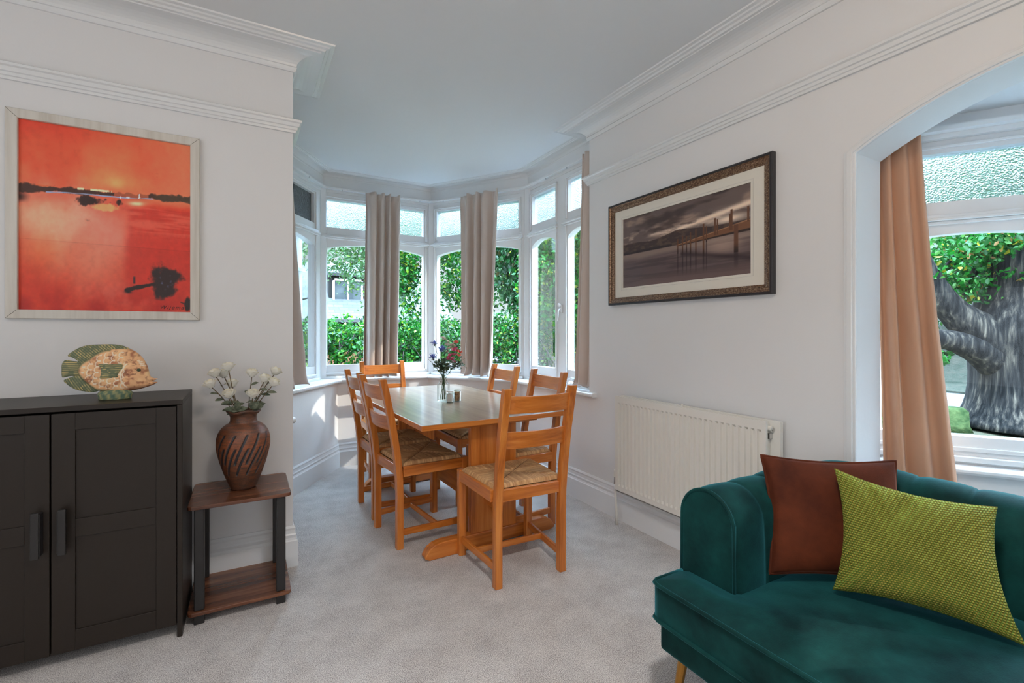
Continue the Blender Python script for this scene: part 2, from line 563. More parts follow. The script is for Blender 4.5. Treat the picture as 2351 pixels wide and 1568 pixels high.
# coving: bead, cove, flat soffit, ceiling moulding
def cov(s=1.0):
    P = [(0, 2.598), (0.010, 2.598), (0.014, 2.606), (0.018, 2.618), (0.014, 2.624)]
    for i in range(7):
        a = PI / 2 * i / 6
        P.append((0.016 + 0.075 * (1 - math.cos(a)), 2.624 + 0.046 * math.sin(a)))
    P += [(0.125, 2.670), (0.125, 2.676), (0.140, 2.676), (0.146, 2.684), (0.160, 2.686), (0.165, 2.692), (0.183, 2.693), (0.186, 2.702), (0, 2.702)]
    return [(o * s, CZ + (z - CZ) * s + (0.0 if s == 1 else 0.0)) for o, z in P]
struct(sweep(MB(), cov(), [(-0.02, 3.0), (NIB, 3.0), (NIB, LW), (-3, LW)]).build('trim_4', M['gloss']))
struct(sweep(MB(), cov(), [(RW, -2.5), (RW, 2.678), (2.30, 2.678)]).build('trim_5', M['gloss']))
struct(sweep(MB(), [(o + 0.03, z) for o, z in cov(0.55)], GP).build('trim_6', M['gloss']))
# window board
SP = [(-0.30, 0.770), (0.036, 0.770), (0.043, 0.776), (0.045, 0.785), (0.043, 0.794), (0.036, 0.800), (-0.30, 0.800)]
struct(sweep(MB(), SP, [(RW, 2.595)] + DP[1:]).build('trim_7', M['gloss'], bevel=0))


# ============================================================ WINDOWS
def window(name, a, b, lights, z=(0.80, 0.925, 2.00, 0.05, 2.193, 2.450, 2.53), dz=0.03, blind=None, obsc=None):
    """a -> b along the wall line with the room on the left; lights = glass spans along it"""
    a = Vector(a); b = Vector(b); L = (b - a).length; d = (b - a) / L; n = Vector((-d.y, d.x))
    T = Matrix(((d.x, n.x, 0, a.x), (d.y, n.y, 0, a.y), (0, 0, 1, 0), (0, 0, 0, 1)))       # local: along, into room, up
    TP = T @ Matrix(((1, 0, 0, 0), (0, 0, 1, 0), (0, 1, 0, 0), (0, 0, 0, 1)))                # prism: (along, up) extruded into room
    z0, zb, zs, ri, zt0, zt1, z1 = z
    root = bpy.data.objects.new(name, None); COL.objects.link(root); root['kind'] = 'structure'
    root.location = (*((a + b) / 2), z0)
    Ti = Matrix.Translation(-Vector(root.location))
    T = Ti @ T; TP = Ti @ TP
    fr = MB()
    e = [0.0] + [v for l in lights for v in l] + [L]
    for i in range(0, len(e), 2):                                   # stiles and mullions
        fr.box(e[i], e[i + 1], -dz, dz, z0, z1, T)
    for s0, s1 in lights:
        fr.box(s0, s1, -dz, dz, z0, zb, T); fr.box(s0, s1, -dz, dz, zt1, z1, T)
        w = s1 - s0
        arc = []
        for i in range(17):
            u = -1 + 2 * i / 16
            arc.append(((s0 + s1) / 2 + u * w / 2, zs + ri * (1 - abs(u) ** 2.4)))
        fr.prism([(s0, zt0)] + arc + [(s1, zt0)], -dz, dz, TP)
    o = fr.build('window_frame', M['gloss'], root)
    md = MB()
    for s0, s1 in lights:
        w = 0.016; q = dz + 0.012
        # beads round both panes, transom ledge, sash edges
        md.box(s0 - 0.03, s0 - 0.014, dz - 0.002, q, z0 + 0.04, 2.085 if z1 > 2.3 else zs + 0.06, T); md.box(s1 + 0.014, s1 + 0.03, dz - 0.002, q, z0 + 0.04, 2.085 if z1 > 2.3 else zs + 0.06, T)
        md.box(s0 - 0.03, s1 + 0.03, dz - 0.002, q, z0 + 0.04, z0 + 0.058, T)
        md.box(s0 - 0.03, s0 - 0.014, dz - 0.002, q, zt0 - 0.05, zt1 + 0.03, T); md.box(s1 + 0.014, s1 + 0.03, dz - 0.002, q, zt0 - 0.05, zt1 + 0.03, T)
        md.box(s0 - 0.03, s1 + 0.03, dz - 0.002, q, zt1 + 0.018, zt1 + 0.03, T)
        zl = zs + ri + 0.05
        md.prism([(s0 - 0.05, zl), (s1 + 0.05, zl), (s1 + 0.05, zl + 0.012), (s0 - 0.05, zl + 0.012)], dz - 0.002, dz + 0.040, TP)
        md.prism([(s0 - 0.045, zl + 0.012), (s1 + 0.045, zl + 0.012), (s1 + 0.045, zl + 0.026), (s0 - 0.045, zl + 0.026)], dz - 0.002, dz + 0.026, TP)
        md.prism([(s0 - 0.04, zl - 0.014), (s1 + 0.04, zl - 0.014), (s1 + 0.04, zl), (s0 - 0.04, zl)], dz - 0.002, dz + 0.020, TP)
        md.box(s0 - 0.05, s1 + 0.05, dz - 0.002, dz + 0.03, z0, z0 + 0.022, T)
    md.build('glazing_beads', M['gloss'], root, bevel=0.003)
    for s0, s1 in lights:
        MB().box(s0 - 0.01, s1 + 0.01, -0.004, 0.0, zb - 0.01, zs + ri + 0.02, T).build('pane', M['glass'], root)
        MB().box(s0 - 0.01, s1 + 0.01, -0.006, 0.0, zt0 - 0.01, zt1 + 0.01, T).build('hammered_pane', obsc or M['obscure'], root)
    return root, T, TP


window('window_1', GP[0], GP[1], [(0.10, 0.465), (0.645, 1.01)])
window('window_2', GP[1], GP[2], [(0.108, 1.03)])
window('window_3', GP[2], GP[3], [(0.095, 1.02)])
r4, T4, TP4 = window('window_4', GP[3], GP[4], [(0.165, 1.0)], obsc=M['dark_glass'])
AZ = (0.70, 0.80, 1.595, 0.045, 1.773, 1.978, 2.06)
AR = AP[0], AP[1]
window('window_5', AP[1], AP[0], [(0.10, 0.72)][:1], z=AZ)
window('window_6', AP[3], AP[1], [(0.06, 0.62)], z=AZ)
window('window_7', AP[4], AP[3], [(0.08, 0.70)], z=AZ)
# corner posts of the bay
for i in (1, 2, 3, 4):
    x, y = GP[i]
    struct(MB().tube([(x, y, 0.80), (x, y, 2.55)], 0.062, 8).build('trim_%d' % (7 + i), M['gloss']))
x, y = AP[1]
struct(MB().tube([(x, y, 0.66), (x, y, 2.08)], 0.05, 8).build('trim_12', M['gloss']))
struct(sweep(MB(), [(-0.06, 0.655), (0.085, 0.655), (0.093, 0.665), (0.093, 0.675), (0.085, 0.685), (0.04, 0.69), (0.04, 0.715), (-0.06, 0.715)], [AP[4], AP[3], AP[1], AP[0]]).build('trim_13', M['gloss']))
struct(sweep(MB(), [(-0.02, 2.03), (0.06, 2.03), (0.06, 2.05), (0.085, 2.055), (0.085, 2.075), (0.045, 2.08), (0.045, 2.13), (-0.02, 2.13)], [AP[4], AP[3], AP[1], AP[0]]).build('trim_14', M['gloss']))
# painted timber boarding that closes off the left-hand light outside
mb = MB()
mb.box(0.0, 1.1, -0.20, -0.17, 0.80, 2.52, T4)
mb.box(0.30, 0.36, -0.17, -0.15, 0.80, 2.12, T4); mb.box(0.55, 0.60, -0.17, -0.155, 0.80, 2.12, T4)
mb.box(0.0, 1.1, -0.17, -0.14, 1.78, 1.81, T4)
mb.build('outer_boarding', M['gloss'], r4)
MB().box(0.0, 1.1, -0.14, -0.12, 2.13, 2.53, T4).build('dark_backing', M['cab'], r4)

# casement fastener and stay on the right-hand window
f = thing('casement_fastener', 'white cast casement fastener with curled lever on right window mullion', 'window catch', (2.245, 3.17, 1.42))
MB().box(0.0, 0.016, -0.012, 0.012, -0.035, 0.035).build('plate', M['gloss'], f, bevel=0.003)
MB().ball((-0.012, 0, 0.03), 0.016).build('knob', M['gloss'], f, smooth=True)
MB().tube([(0, 0, 0), (-0.02, -0.005, -0.01), (-0.032, -0.012, -0.03), (-0.03, -0.006, -0.07), (-0.026, 0.006, -0.095), (-0.032, 0.012, -0.105)], [0.007, 0.007, 0.006, 0.006, 0.005, 0.006], 8).build('lever', M['gloss'], f, smooth=True)
f = thing('casement_stay', 'white casement stay bar along bottom rail of right window', 'window stay', (2.25, 2.88, 0.86))
MB().tube([(-0.02, 0.16, 0.0), (-0.02, 0.0, 0.004), (-0.02, -0.10, 0.0), (-0.035, -0.13, 0.006)], 0.006, 8).build('bar', M['gloss'], f, smooth=True)
MB().box(-0.03, 0.01, 0.10, 0.125, -0.012, 0.012).build('bracket', M['gloss'], f, bevel=0.002)
f = thing('casement_stay', 'white casement stay lying along the alcove window sill', 'window stay', (2.62, 0.72, 0.742), math.radians(-56.5))
MB().tube([(-0.10, 0, -0.002), (0.0, -0.0, 0.0), (0.06, 0.0, 0.0), (0.09, -0.004, 0.006), (0.13, 0.0, 0.004)], 0.004, 8).build('bar', M['gloss'], f, smooth=True)
MB().box(-0.006, 0.006, -0.008, 0.03, -0.01, 0.012).build('peg', M['gloss'], f, bevel=0.002)

# curtain track round the bay with its gliders
ct = thing('curtain_track', 'white curtain track bent round the bay above the windows', 'curtain track', (0, 0, 2.545))
sweep(MB(), [(0.035, -0.008), (0.075, -0.008), (0.075, 0.010), (0.035, 0.010)], GP).build('rail', M['gloss'], ct, bevel=0.002)
for (x, y) in ((1.98, 4.06), (1.52, 4.56), (1.30, 4.56), (0.78, 4.56), (2.22, 3.35), (2.22, 3.05), (1.72, 4.44), (0.47, 4.30)):
    MB().box(x - 0.004, x + 0.004, y - 0.004, y + 0.004, -0.020, -0.008).build('glider', M['chrome'], ct)


# ============================================================ CURTAINS
def curtain(name, label, top, bot, zt, zb, folds, amp, mt, seed, nrm, twist=0.0, puddle=0.0, lining=None):
    rs = random.Random(seed)
    nu, nv = folds * 14, 46
    tp = [Vector(p) for p in top]; bp = [Vector(p) for p in bot]
    ph = [rs.uniform(-0.5, 0.5) for _ in range(folds + 2)]
    am = [rs.uniform(0.55, 1.15) for _ in range(folds + 2)]
    nr = Vector(nrm).normalized()
    vs = []; fs = []
    for j in range(nv + 1):
        v = j / nv                                   # 0 top, 1 bottom
        for i in range(nu + 1):
            u = i / nu
            a = tp[0].lerp(tp[1], u); b = bp[0].lerp(bp[1], u)
            p = a.lerp(b, v ** 1.25)
            k = (u + 0.035 * math.sin(2 * PI * u * 1.3 + seed) + 0.02 * math.sin(2 * PI * u * 3.1 + 2 * seed)) * folds
            k = min(max(k, 0.0), folds - 1e-4)
            ki = min(int(k), folds - 1); fr = k - ki
            A = am[ki] * (1 - fr) + am[ki + 1] * fr
            w = math.sin(2 * PI * k + ph[ki] * 0.8 * v + twist * v)
            w = math.copysign(abs(w) ** 0.75, w)
            pinch = math.sin(2 * PI * k * 2.0) * 0.35 * max(0, 1 - v / 0.05)
            drape = 0.55 + 0.65 * v
            off = amp * A * (w * drape * (0.55 + 0.45 * min(1, v / 0.08)) + pinch)
            off += 0.006 * noise.noise(Vector((u * 6, v * 14, seed)))
            z = zt + (zb - zt) * v + 0.008 * math.sin(2 * PI * k + 1) * (1 - min(1, v * 20))
            if puddle and v > 0.95:
                q = (v - 0.95) / 0.05
                off += puddle * q * (0.6 + 0.6 * math.sin(9 * u + seed)); z = max(zb + 0.012 * (1 + math.sin(13 * u)), z)
            vs.append((p.x + nr.x * off, p.y + nr.y * off, z))
    for j in range(nv):
        for i in range(nu):
            q = j * (nu + 1) + i
            fs.append((q, q + 1, q + nu + 2, q + nu + 1))
    o = MB().add(vs, fs).build(name, mt, smooth=True)
    s = o.modifiers.new('cloth', 'SOLIDIFY'); s.thickness = 0.003
    return tag(o, label, 'curtain')


g = 'curtains in the bay window'
for o in (
    curtain('curtain', 'taupe curtain hanging in front of the middle bay window behind the far chair', [(1.295, 4.475), (0.98, 4.475)], [(1.255, 4.46), (0.95, 4.46)], 2.527, 0.812, 4, 0.060, M['curtain'], 3, (0, -1), 0.6, 0.0),
    curtain('curtain', 'taupe curtain hanging behind the flowers at the angled bay window right of centre', [(2.035, 3.838), (1.793, 4.205)], [(2.01, 3.90), (1.812, 4.19)], 2.535, 0.812, 4, 0.062, M['curtain'], 8, (-0.83, -0.56), 0.9, 0.03),
    curtain('curtain', 'narrow taupe curtain at right end of the bay, half hidden by the wall corner', [(2.215, 2.69), (2.205, 2.83)], [(2.205, 2.70), (2.19, 2.885)], 2.56, 0.812, 2, 0.036, M['curtain'], 12, (-1, 0.1), 0.3, 0.02),
    curtain('curtain', 'taupe curtain at left end of the bay, mostly hidden behind the wall edge', [(0.30, 3.87), (0.03, 3.55)], [(0.395, 3.93), (0.10, 3.60)], 2.49, 0.812, 3, 0.036, M['curtain'], 21, (0.83, -0.56), 0.4, 0.02),
):
    o['group'] = g
curtain('curtain', 'long tan curtain beside the arch in front of the alcove window', [(2.412, 0.865), (2.368, 1.000)], [(2.458, 0.728), (2.352, 0.962)], 2.075, 0.28, 3, 0.026, M['curtain_tan'], 31, (-0.83, -0.55), 0.5)
# end of the bay curtain bunched on the sill
mb = MB()
mb.tube([(2.20, 2.93, 0.815), (2.175, 2.965, 0.818), (2.16, 2.935, 0.822), (2.175, 2.905, 0.826)], [0.014, 0.018, 0.018, 0.012], 10)
mb.ball((2.18, 2.94, 0.83), 0.03, 12, 8, (0.8, 1.2, 0.7))
tag(mb.build('curtain_tieback', M['curtain'], smooth=True, recalc=True), 'bunched taupe cloth tieback lying on right end of bay window sill', 'curtain tieback')
# ============================================================ DINING TABLE AND CHAIRS
tb = thing('dining_table', 'honey beech trestle dining table standing in the bay', 'dining table', (1.241, 3.19, 0), math.radians(1.7))
MB().box(-0.4815, 0.4815, -0.855, 0.855, 0.722, 0.75).build('table_top', M['top'], tb, bevel=0.003)
ed = MB()
for x0, x1, y0, y1 in ((-0.4825, 0.4825, -0.8565, -0.848), (-0.4825, 0.4825, 0.848, 0.8565), (-0.4825, -0.474, -0.848, 0.848), (0.474, 0.4825, -0.848, 0.848)):
    ed.box(x0, x1, y0, y1, 0.7215, 0.7485)
ed.build('edge_lipping', M['oak_x'], tb, bevel=0.001)
for yy in (-0.725, 0.58):
    tr = MB().box(-0.15, 0.15, yy - 0.018, yy + 0.018, 0.06, 0.722).build('trestle_panel', M['oak_z'], tb, bevel=0.003)
    # sled foot with rounded ends and a relieved underside
    P = [(-0.40, 0.0), (-0.22, 0.0), (-0.215, 0.008), (0.215, 0.008), (0.22, 0.0), (0.40, 0.0), (0.425, 0.012), (0.425, 0.024), (0.40, 0.060), (0.37, 0.078), (0.33, 0.086), (-0.33, 0.086), (-0.37, 0.078), (-0.40, 0.060), (-0.425, 0.024), (-0.425, 0.012)]
    TP = Matrix(((1, 0, 0, 0), (0, 0, -1, yy + 0.03), (0, 1, 0, 0), (0, 0, 0, 1)))
    MB().prism(P, 0, 0.06, TP).build('sled_foot', M['oak_x'], tb, bevel=0.005)
    MB().box(-0.30, 0.30, yy - 0.025, yy + 0.025, 0.690, 0.722).build('top_bearer', M['oak_x'], tb, bevel=0.003)
    s = -1 if yy < 0 else 1
    MB().box(-0.020, 0.020, yy + s * 0.045 - 0.018, yy + s * 0.045 + 0.018, 0.19, 0.31).build('wedge', M['oak_z'], tb, bevel=0.003)
    MB().box(-0.045, 0.045, yy + s * 0.018, yy + s * 0.085, 0.232, 0.262).build('tenon', M['oak_x'], tb, bevel=0.003)
MB().box(-0.016, 0.016, -0.71, 0.565, 0.16, 0.34).build('stretcher', M['oak_y'], tb, bevel=0.003)


def rush_seat():
    """four woven triangles, each strand running at right angles to its rail"""
    n = 130
    zf = lambda u, v: 0
    vs = []; fs = []; cs = []
    rs = np.random.default_rng(5)
    tone = rs.random(300)
    for j in range(n + 1):
        for i in range(n + 1):
            u = -1 + 2 * i / n; v = -1 + 2 * j / n
            w = 0.205 * (1 + 0.0) + 0.012 * v             # trapezoid, wider at the front
            fb = abs(v) > abs(u)
            k = (u if fb else v) * 30
            st = abs(math.sin(k * PI / 1.0)) ** 0.6
            ki = int(math.floor(k)) % 130 + (140 if fb else 0)
            d = abs(abs(u) - abs(v))
            z = 0.486 + 0.004 * st - 0.010 * max(0, 1 - d / 0.10) * (1 - max(abs(u), abs(v)) * 0.4)
            edge = max(abs(u), abs(v))
            if edge > 0.93: z -= 0.020 * ((edge - 0.93) / 0.07) ** 2
            vs.append((u * w, v * 0.185 + 0.0, z))
            t = 0.10 + 0.42 * tone[ki] + 0.34 * st + 0.15 * noise.noise(Vector((u * 18, v * 18, 3)))
            c = np.array([[150, 98, 58]]) * (1 - t) + np.array([[240, 196, 142]]) * t
            if d < 0.03: c = c * 0.75
            cs.append(tuple(srgb_arr(c)[0]))
    for j in range(n):
        for i in range(n):
            q = j * (n + 1) + i
            fs.append((q, q + 1, q + n + 2, q + n + 1))
    b = len(vs)
    mb = MB().add(vs, fs, cs)
    # underside
    under = [(-0.2, -0.18, 0.452), (0.2, -0.18, 0.452), (0.21, 0.18, 0.452), (-0.21, 0.18, 0.452)]
    mb.add(under, [(0, 1, 2, 3)], [cs[0]] * 4)
    return mb


def make_chair():
    t = thing('dining_chair', 'x', 'dining chair', (0, 0, 0), 0, 'rush seated dining chairs round the table')
    rush_seat().build('rush_seat', M['rush'], t, smooth=True)
    q = 0.019
    for s in (-1, 1):
        # back leg and stile in one piece, raked above the seat
        x = s * 0.182
        prof = [(0.0, 0.0), (0.30, 0.0), (0.42, 0.004), (0.55, 0.018), (0.75, 0.052), (0.90, 0.084), (0.966, 0.100)]
        rings = []
        for z, lean in prof:
            y = -0.20 - lean
            rings.append([Vector((x - q, y - q, z)), Vector((x + q, y - q, z)), Vector((x + q, y + q, z)), Vector((x - q, y + q, z))])
        MB().loft(rings).build('leg', M['oak_z'], t, bevel=0.003)
    for s in (-1, 1):
        x = s * 0.210
        MB().box(x - q, x + q, 0.20 - q, 0.20 + q, 0, 0.472).build('leg', M['oak_z'], t, bevel=0.003)
    # seat rails
    MB().box(-0.165, 0.165, -0.212, -0.190, 0.410, 0.468).build('seat_rail', M['oak_x'], t, bevel=0.003)
    MB().box(-0.195, 0.195, 0.192, 0.216, 0.410, 0.468).build('seat_rail', M['oak_x'], t, bevel=0.003)
    for s in (-1, 1):
        P = [(s * 0.190, -0.185), (s * 0.212, -0.185), (s * 0.226, 0.185), (s * 0.202, 0.185)]
        MB().prism(P, 0.410, 0.468).build('seat_rail', M['oak_y'], t, bevel=0.003)
    # two back slats curved backwards
    for z0, z1, y0 in ((0.845, 0.930, -0.283), (0.672, 0.757, -0.244)):
        rings = []
        for i in range(13):
            u = -1 + 2 * i / 12
            x = u * 0.168; bow = -0.020 * (1 - u * u)
            top = z1 - 0.004 * (1 - u * u)
            r = 0.008
            yt = y0 - (z1 - z0) * 0.09
            rings.append([Vector((x, y0 + bow - r + 0.007, z0)), Vector((x, y0 + bow + r + 0.007, z0)), Vector((x, yt + bow + r, top)), Vector((x, yt + bow - r, top))])
        MB().loft(rings).build('back_slat', M['oak_x'], t, bevel=0.002)
    for s in (-1, 1):
        P = [(s * 0.176, -0.185), (s * 0.192, -0.185), (s * 0.220, 0.185), (s * 0.204, 0.185)]
        MB().prism(P, 0.072, 0.108).build('side_stretcher', M['oak_y'], t, bevel=0.002)
    MB().box(-0.195, 0.195, 0.02, 0.036, 0.075, 0.105).build('cross_stretcher', M['oak_x'], t, bevel=0.002)
    return t


def dup(root, loc, rz, label):
    r = root.copy(); COL.objects.link(r)
    r.location = loc; r.rotation_euler = (0, 0, rz); r['label'] = label
    for ch in list(root.children):
        c = ch.copy(); COL.objects.link(c); c.parent = r
        for gch in ch.children:
            d = gch.copy(); COL.objects.link(d); d.parent = c
    return r


ch0 = make_chair()
ch0.location = (1.245, 2.205, 0); ch0.rotation_euler = (0, 0, math.radians(-2))
ch0['label'] = 'nearest rush-seated ladder-back chair, at the near end of the dining table'
for (x, y, a, lb) in (
    (0.945, 2.85, -84.6, 'ladder-back chair on left side of the table, nearer to the camera'),
    (0.935, 3.335, -88, 'ladder-back chair on left side of the table, farther from the camera'),
    (1.515, 2.70, 90, 'ladder-back chair on the right side of the table, behind the nearest chair'),
    (1.515, 3.31, 91, 'pale-backed ladder-back chair on right side of the table, farther one by the window'),
    (1.095, 4.065, 180, 'ladder-back chair at the far end of the table under the taupe curtain'),
):
    dup(ch0, (x, y, 0), math.radians(a), lb)

# ============================================================ CABINET, STAND, VASE, FISH
cb = thing('cabinet', 'black-brown two-door cabinet standing against the left wall', 'cabinet', (-0.615, 2.52, 0))
def cbx(x0, x1, y0, y1, z0, z1): return MB().box(x0 + 0.615, x1 + 0.615, y0 - 2.52, y1 - 2.52, z0, z1)
c = cbx(-1.010, -0.992, 2.335, 2.72, 0.0, 0.938); cbx2 = c
c.add(*(lambda m: (m.v, m.f))(cbx(-0.238, -0.220, 2.318, 2.72, 0.0, 0.938)))
c.add(*(lambda m: (m.v, m.f))(cbx(-0.992, -0.238, 2.345, 2.72, 0.045, 0.060)))
c.add(*(lambda m: (m.v, m.f))(cbx(-0.992, -0.238, 2.705, 2.72, 0.060, 0.938)))
c.build('carcass', M['cab'], cb, bevel=0.002)
cbx(-1.010, -0.220, 2.314, 2.722, 0.938, 0.957).build('cabinet_top', M['cab'], cb, bevel=0.002)
for s, x0, x1 in ((-1, -0.990, -0.618), (1, -0.613, -0.240)):
    z0, z1, y0, y1 = 0.052, 0.930, 2.318, 2.336
    w = 0.066
    d = MB()
    for bx in ((x0, x0 + w, z0, z1), (x1 - w, x1, z0, z1), (x0 + w, x1 - w, z1 - 0.062, z1), (x0 + w, x1 - w, 0.470, 0.537), (x0 + w, x1 - w, z0, z0 + 0.075)):
        d.box(bx[0] + 0.615, bx[1] + 0.615, y0 - 2.52, y1 - 2.52, bx[2], bx[3])
    d.box(x0 + w + 0.615, x1 - w + 0.615, y0 + 0.006 - 2.52, y1 - 2.52, z0 + 0.05, z1 - 0.05)
    dr = d.build('door', M['cab'], cb, bevel=0.0012)
    hx = (-0.576 if s > 0 else -0.648)
    h = MB().box(hx - 0.011 + 0.615, hx + 0.011 + 0.615, 2.280 - 2.52, 2.292 - 2.52, 0.424, 0.588)
    h.box(hx - s * 0.011 - 0.003 + 0.615, hx - s * 0.011 + 0.003 + 0.615, 2.283 - 2.52, 2.318 - 2.52, 0.430, 0.582)
    h.build('handle', M['black'], dr, bevel=0.002)

sd = thing('side_stand', 'two-tier walnut and black side stand next to the dark cabinet', 'side table', (-0.013, 2.545, 0))
def rrect(hx, hy, r, n=5):
    P = []
    for cx, cy, a0 in ((hx - r, hy - r, 0), (-hx + r, hy - r, 90), (-hx + r, -hy + r, 180), (hx - r, -hy + r, 270)):
        for i in range(n + 1):
            a = math.radians(a0 + 90 * i / n)
            P.append((cx + r * math.cos(a), cy + r * math.sin(a)))
    return P
MB().prism(rrect(0.197, 0.180, 0.022), 0.484, 0.50).build('upper_shelf', M['walnut'], sd, bevel=0.003)
MB().prism(rrect(0.197, 0.180, 0.022), 0.040, 0.056).build('lower_shelf', M['walnut'], sd, bevel=0.003)
for sx in (-1, 1):
    for sy in (-1, 1):
        x, y = sx * 0.155, sy * 0.152
        p = MB().box(x - 0.019, x + 0.019, y - 0.016, y + 0.016, 0.056, 0.484).build('post', M['black'], sd, bevel=0.005)
        MB().box(x - 0.019, x + 0.019, y - 0.016, y + 0.016, 0.0, 0.040).build('foot', M['black'], sd, bevel=0.003)

# terracotta vase with slanted grooves
vz = 0.50
prof = [(0.0, 0.0), (0.046, 0.0), (0.054, 0.006), (0.062, 0.028), (0.080, 0.075), (0.096, 0.125), (0.107, 0.170), (0.112, 0.205), (0.111, 0.235), (0.104, 0.262), (0.090, 0.285), (0.072, 0.300), (0.058, 0.308), (0.055, 0.318), (0.054, 0.334), (0.058, 0.346), (0.068, 0.354), (0.073, 0.360), (0.072, 0.366), (0.066, 0.367), (0.058, 0.360), (0.050, 0.345), (0.048, 0.320), (0.050, 0.300)]
rr = np.array([p[0] for p in prof]); zz = np.array([p[1] for p in prof])
s_ = np.concatenate([[0], np.cumsum(np.hypot(np.diff(rr), np.diff(zz)))])
ss = np.linspace(0, s_[-1], 190)
pr = np.interp(ss, s_, rr); pz = np.interp(ss, s_, zz)
for _ in range(3):
    pr[2:-2] = (pr[1:-3] + 2 * pr[2:-2] + pr[3:-1]) / 4; pz[2:-2] = (pz[1:-3] + 2 * pz[2:-2] + pz[3:-1]) / 4
rings = []; cols = []
NA = 260
for i in range(len(ss)):
    ring = []
    z = pz[i]
    for k in range(NA):
        a = 2 * PI * k / NA
        r = pr[i]; gdep = 0.0
        # two staggered rows of slanted grooves
        for z0, z1, off in ((0.132, 0.262, 0.0), (0.080, 0.202, 0.93)):
            tt = (z - z0) / (z1 - z0)
            if -0.04 < tt < 1.04 and pr[i] > 0.075:
                pos = (a / (2 * PI) * 13 + off - 0.95 * tt - 0.12 * tt * tt) % 1.0
                dd = min(pos, 1 - pos) / 0.12
                endf = min(1, (tt + 0.04) / 0.06, (1.04 - tt) / 0.06)
                if dd < 1: gdep = max(gdep, (1 - dd ** 2) ** 0.5 * max(0, endf))
        r -= 0.0045 * gdep
        wob = 0.0
        if i > 100 and z > 0.345: wob = 0.004 * math.sin(4 * a + 0.6)
        ring.append(Vector((r * math.cos(a), r * math.sin(a), z + wob)))
        n1 = float(noise.noise(Vector((a * 2, z * 160, 1)))); n2 = float(noise.noise(Vector((math.cos(a) * 60, math.sin(a) * 60, z * 500))))
        mid = max(0, 1 - abs(z - 0.20) / 0.16)
        f = min(1, max(0, 0.30 + 0.45 * mid + 0.40 * n1 + 0.35 * n2))
        c = np.array([60, 48, 42]) * (1 - f) + np.array([156, 84, 48]) * f
        if gdep > 0.15:
            gq = min(1, gdep * 1.6); c = c * (1 - gq) + np.array([44, 46, 50]) * gq
        cols.append(tuple(srgb_arr(c[None])[0]))
    rings.append(ring)
M['terracotta'] = attr_mat('rubbed_terracotta', 0.42, spec=0.5)
t = tex(M['terracotta'], sc=260, detail=2); bump(M['terracotta'], t.outputs[0], 0.2, 0.002)
vase = MB().loft(rings, caps=True, col=cols).build('terracotta_vase', M['terracotta'], smooth=True)
vase.location = (-0.006, 2.55, vz)
tag(vase, 'brown terracotta vase with slanted dark grooves on the side stand', 'vase')

# white roses, each its own stem
M['stem'] = mat('brown_green_stem', lin(98, 78, 46), 0.6)
t = tex(M['stem'], sc=90); bump(M['stem'], t.outputs[0], 0.1, 0.002)
M['rose_leaf'] = mat('grey_green_rose_leaf', lin(104, 112, 94), 0.55, 0.3)
t = tex(M['rose_leaf'], sc=60); ramp(M['rose_leaf'], t.outputs[0], [(0.35, lin(82, 94, 76)), (0.65, lin(128, 132, 112))])


def leaf_shape(mb, base, d, up, L, w, bend=0.15):
    """pointed oval leaf, folded along the midrib"""
    d = Vector(d).normalized(); s = d.cross(Vector(up)).normalized(); n = s.cross(d)
    vs = []; fs = []
    K = 7
    for i in range(K + 1):
        t = i / K
        wd = w * math.sin(PI * min(1, t * 0.94 + 0.03)) ** 0.8
        c = Vector(base) + d * (L * t) - n * (bend * L * t * t)
        vs += [c - s * wd + n * wd * 0.25, c, c + s * wd + n * wd * 0.25]
    for i in range(K):
        q = 3 * i
        fs += [(q, q + 1, q + 4, q + 3), (q + 1, q + 2, q + 5, q + 4)]
    return mb.add(vs, fs)


def rose_bloom(r=0.024, seed=0, tint=(254, 251, 242), edge=(240, 222, 170)):
    mb = MB(); rs = random.Random(seed)
    for layer, (rad, npet, h, open_) in enumerate(((0.35, 3, 1.35, 0.0), (0.6, 4, 1.35, 0.08), (0.85, 5, 1.25, 0.22), (1.02, 6, 1.05, 0.5))):
        for k in range(npet):
            a0 = 2 * PI * k / npet + layer * 0.6 + rs.uniform(-0.15, 0.15)
            span = 2 * PI / npet * 0.72
            vs = []; cs = []; fs = []
            nu, nv = 6, 5
            for j in range(nv + 1):
                t = j / nv
                for i in range(nu + 1):
                    u = -1 + 2 * i / nu
                    a = a0 + u * span * (0.55 + 0.5 * math.sin(PI * min(1, t * 0.8 + 0.1)))
                    R = r * rad * (0.35 + 0.75 * math.sin(t * PI / 2) + open_ * 0.45 * t ** 3)
                    z = r * h * (t * (1 - 0.16 * u * u)) * 1.35 - open_ * 0.35 * r * t ** 4
                    vs.append((R * math.cos(a), R * math.sin(a), z))
                    f = 0.0 if t < 0.8 else (t - 0.8) * 2.5 * rs.uniform(0.4, 1)
                    c = np.array(tint) * (1 - f) + np.array(edge) * f
                    if layer == 0: c = c * 0.95
                    cs.append(tuple(srgb_arr(c[None])[0]))
            for j in range(nv):
                for i in range(nu):
                    q = j * (nu + 1) + i
                    fs.append((q, q + 1, q + nu + 2, q + nu + 1))
            mb.add(vs, fs, cs)
    return mb


